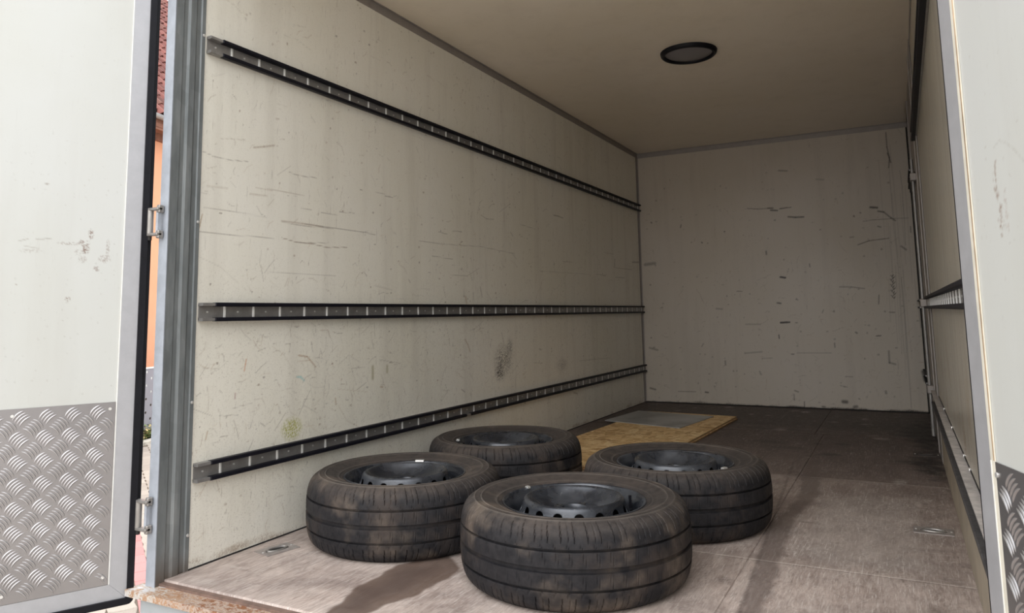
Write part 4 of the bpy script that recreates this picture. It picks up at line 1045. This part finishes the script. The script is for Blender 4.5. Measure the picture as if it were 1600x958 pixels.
# house across the yard, local x along its front, local y away from the street
FX = Vector((-.3, .954)); hz = math.atan2(.954, -.3)
HO = (-7.96, 5.76, G)
kerb = tag(empty('kerb', HO, hz), 'pale kerb stones in front of the planting strip', 'kerb')
ks = MB().bevbox((-.495, -.40, -.02), (.495, -.28, .045), .012).build('kerb_stone', M['kerb'], kerb, (0, 0, 0))
for k in range(-6, 7):
    if k: dup(ks, kerb, (k*1.0, 0, 0))
bed = tag(MB().box((-6.5, -.28, -.05), (6.5, .88, .02)).build('planting_bed', M['soil'], None, HO), 'dark soil strip between kerb and house', kind='structure'); bed.rotation_euler = (0, 0, hz)
# leafy ground cover
lf = MB(); lf2 = MB()
for _ in range(3600):
    x = rng.uniform(-2.2, 2.2); y = rng.uniform(-.22, -.06); h = abs(rng.normal(.07, .05)); a = rng.uniform(0, 6.28); t_ = rng.uniform(-.6, .8); l = rng.uniform(.02, .045)
    c = Vector((x, y, .02+h)); u = Vector((math.cos(a), math.sin(a), t_)).normalized()*l; w = Vector((-math.sin(a), math.cos(a), rng.uniform(-.3, .3)))*l*.45
    (lf if rng.random() < .72 else lf2).add([c-u, c+w, c+u, c-w], [(0, 1, 2, 3)])
hedge = tag(lf.build('ground_cover', M['leaf'], None, HO), 'low green and yellowish ground cover at the foot of the grey perforated panel', 'plant', kind='stuff'); hedge.rotation_euler = (0, 0, hz)
lf2.build('dry_leaves', M['leaf_dry'], hedge)['kind'] = 'stuff'
# perforated grey screen with round holes
def perforated():
    m = MB(); px, pz = .110, .098; nx, nz = 36, 9; zb = .12; n = 16
    for i in range(nx):
        for k in range(nz):
            cx = -2.0+(i+.5)*px; cz = zb+(k+.5)*pz
            x0, x1, z0, z1 = cx-px/2, cx+px/2, cz-pz/2, cz+pz/2
            if (i+k) % 2: m.add([(x0, 0, z0), (x1, 0, z0), (x1, 0, z1), (x0, 0, z1)], [(0, 1, 2, 3)]); continue
            bd = []; rg = []
            for q in range(n):
                a = 2*math.pi*(q+.5)/n; c, s_ = math.cos(a), math.sin(a); kk = 1/max(abs(c), abs(s_))
                bd.append((cx+px/2*c*kk, 0, cz+pz/2*s_*kk)); rg.append((cx+.019*c, 0, cz+.019*s_))
            cs = [(x1, 0, z1), (x0, 0, z1), (x0, 0, z0), (x1, 0, z0)]
            m.add(bd+rg+cs, [(q, (q+1) % n, n+(q+1) % n, n+q) for q in range(n)]+[(3, 2*n, 4-4+0, ) if False else (1, 2*n, 2), (5, 2*n+1, 6), (9, 2*n+2, 10), (13, 2*n+3, 14)])
    return m
scr = tag(empty('perforated_screen', HO, hz), 'grey metal screen with round holes in front of the salmon house', 'screen')
pf = perforated().build('perforated_sheet', M['perf'], scr); clean(pf.data, 1e-4)
sm_ = pf.modifiers.new('thickness', 'SOLIDIFY'); sm_.thickness = .004
MB().box((-2.0, -.006, 1.000), (1.96, .012, 1.022)).build('top_rail', M['white'], scr)
m = MB()
for x in (-1.98, -.6, .8, 1.93): m.box((x-.02, .012, .0), (x+.02, .05, 1.0))
m.build('screen_post', M['perf'], scr)

house = tag(empty('house', HO, hz), 'salmon plastered house with red clay tile roof seen through the door gap', 'house')
MB().box((-6, .9, 0), (13.4, 12.0, 5.05)).build('wall', M['plaster'], house)
MB().box((-6, .885, .50), (6, .898, .92)).build('white_plinth_band', M['white'], house)
MB().box((-6, .885, .0), (6, .899, .50)).build('plinth', M['soil'], house)
MB().box((-6.2, .55, 4.90), (13.6, .90, 4.97)).box((-6.2, .56, 4.86), (13.6, .58, 5.06)).box((-6.2, .84, 4.78), (13.6, .90, 4.90)).build('fascia', M['fascia'], house)
gp = [(.55+.065*math.cos(a), 5.075+.065*math.sin(a)) for a in [math.pi+i*math.pi/8 for i in range(9)]]
gi = [(.55+.058*math.cos(a), 5.075+.058*math.sin(a)) for a in [math.pi+i*math.pi/8 for i in range(9)]]
MB().prism([(p[0]-.06, p[1]) for p in gp+gi[::-1]], -6.2, 13.6, 'x').build('gutter', M['zinc'], house)
roof = empty('roof'); roof.parent = house
sl = R_(46); cs_, sn_ = math.cos(sl), math.sin(sl)
e0 = (.50, 5.10)
MB().add([(-6.2, e0[0], e0[1]-.03), (13.6, e0[0], e0[1]-.03), (13.6, e0[0]+8.3*cs_, e0[1]+8.3*sn_-.03), (-6.2, e0[0]+8.3*cs_, e0[1]+8.3*sn_-.03)], [(0, 1, 2, 3)]).build('roof_deck', M['fascia'], roof)
# one S-shaped clay pan tile
tm = MB(); TWd, TL = .215, .36; n = 14; vs = []
for r_ in range(2):
    for i in range(n+1):
        f = i/n; x = (f-.5)*TWd*1.06
        hgt = .048*(math.sin(f*2*math.pi-1.0)) if True else 0
        vs.append((x, (r_-.0)*TL, hgt+(.036 if r_ == 0 else 0)))
for i in range(n+1): x, y, z = vs[i]; vs.append((x, y, z-.018))
fs = [(i, i+1, n+1+i+1, n+1+i) for i in range(n)]+[(2*(n+1)+i, 2*(n+1)+i+1, i+1, i) for i in range(n)]
tile_me = bpy.data.meshes.new('roof_tile'); tile_me.from_pydata(vs, [], fs); tile_me.update(); tile_me.polygons.foreach_set('use_smooth', [True]*len(fs)); tile_me.set_sharp_from_angle(angle=R_(50)); tile_me.materials.append(M['tile'])
cnt = 0; rest = MB()
for row in range(26):
    for c_ in range(-29, 64):
        x = c_*TWd; y = row*.315
        near = abs(x-1.354*(e0[0]+y*cs_)) < .62
        p = (x, e0[0]+y*cs_, e0[1]+y*sn_)
        if near and cnt < 290:
            o = link('roof_tile', tile_me, roof, p); o.rotation_euler = (sl+rng.normal(0, .012), 0, rng.normal(0, .01)); cnt += 1
        else:
            rest.add([(x+a, p[1]+b*cs_-h*sn_, p[2]+b*sn_+h*cs_) for a, b, h in vs], fs, True)
tag(rest.build('roof_tiling', M['tile'], roof), kind='stuff')
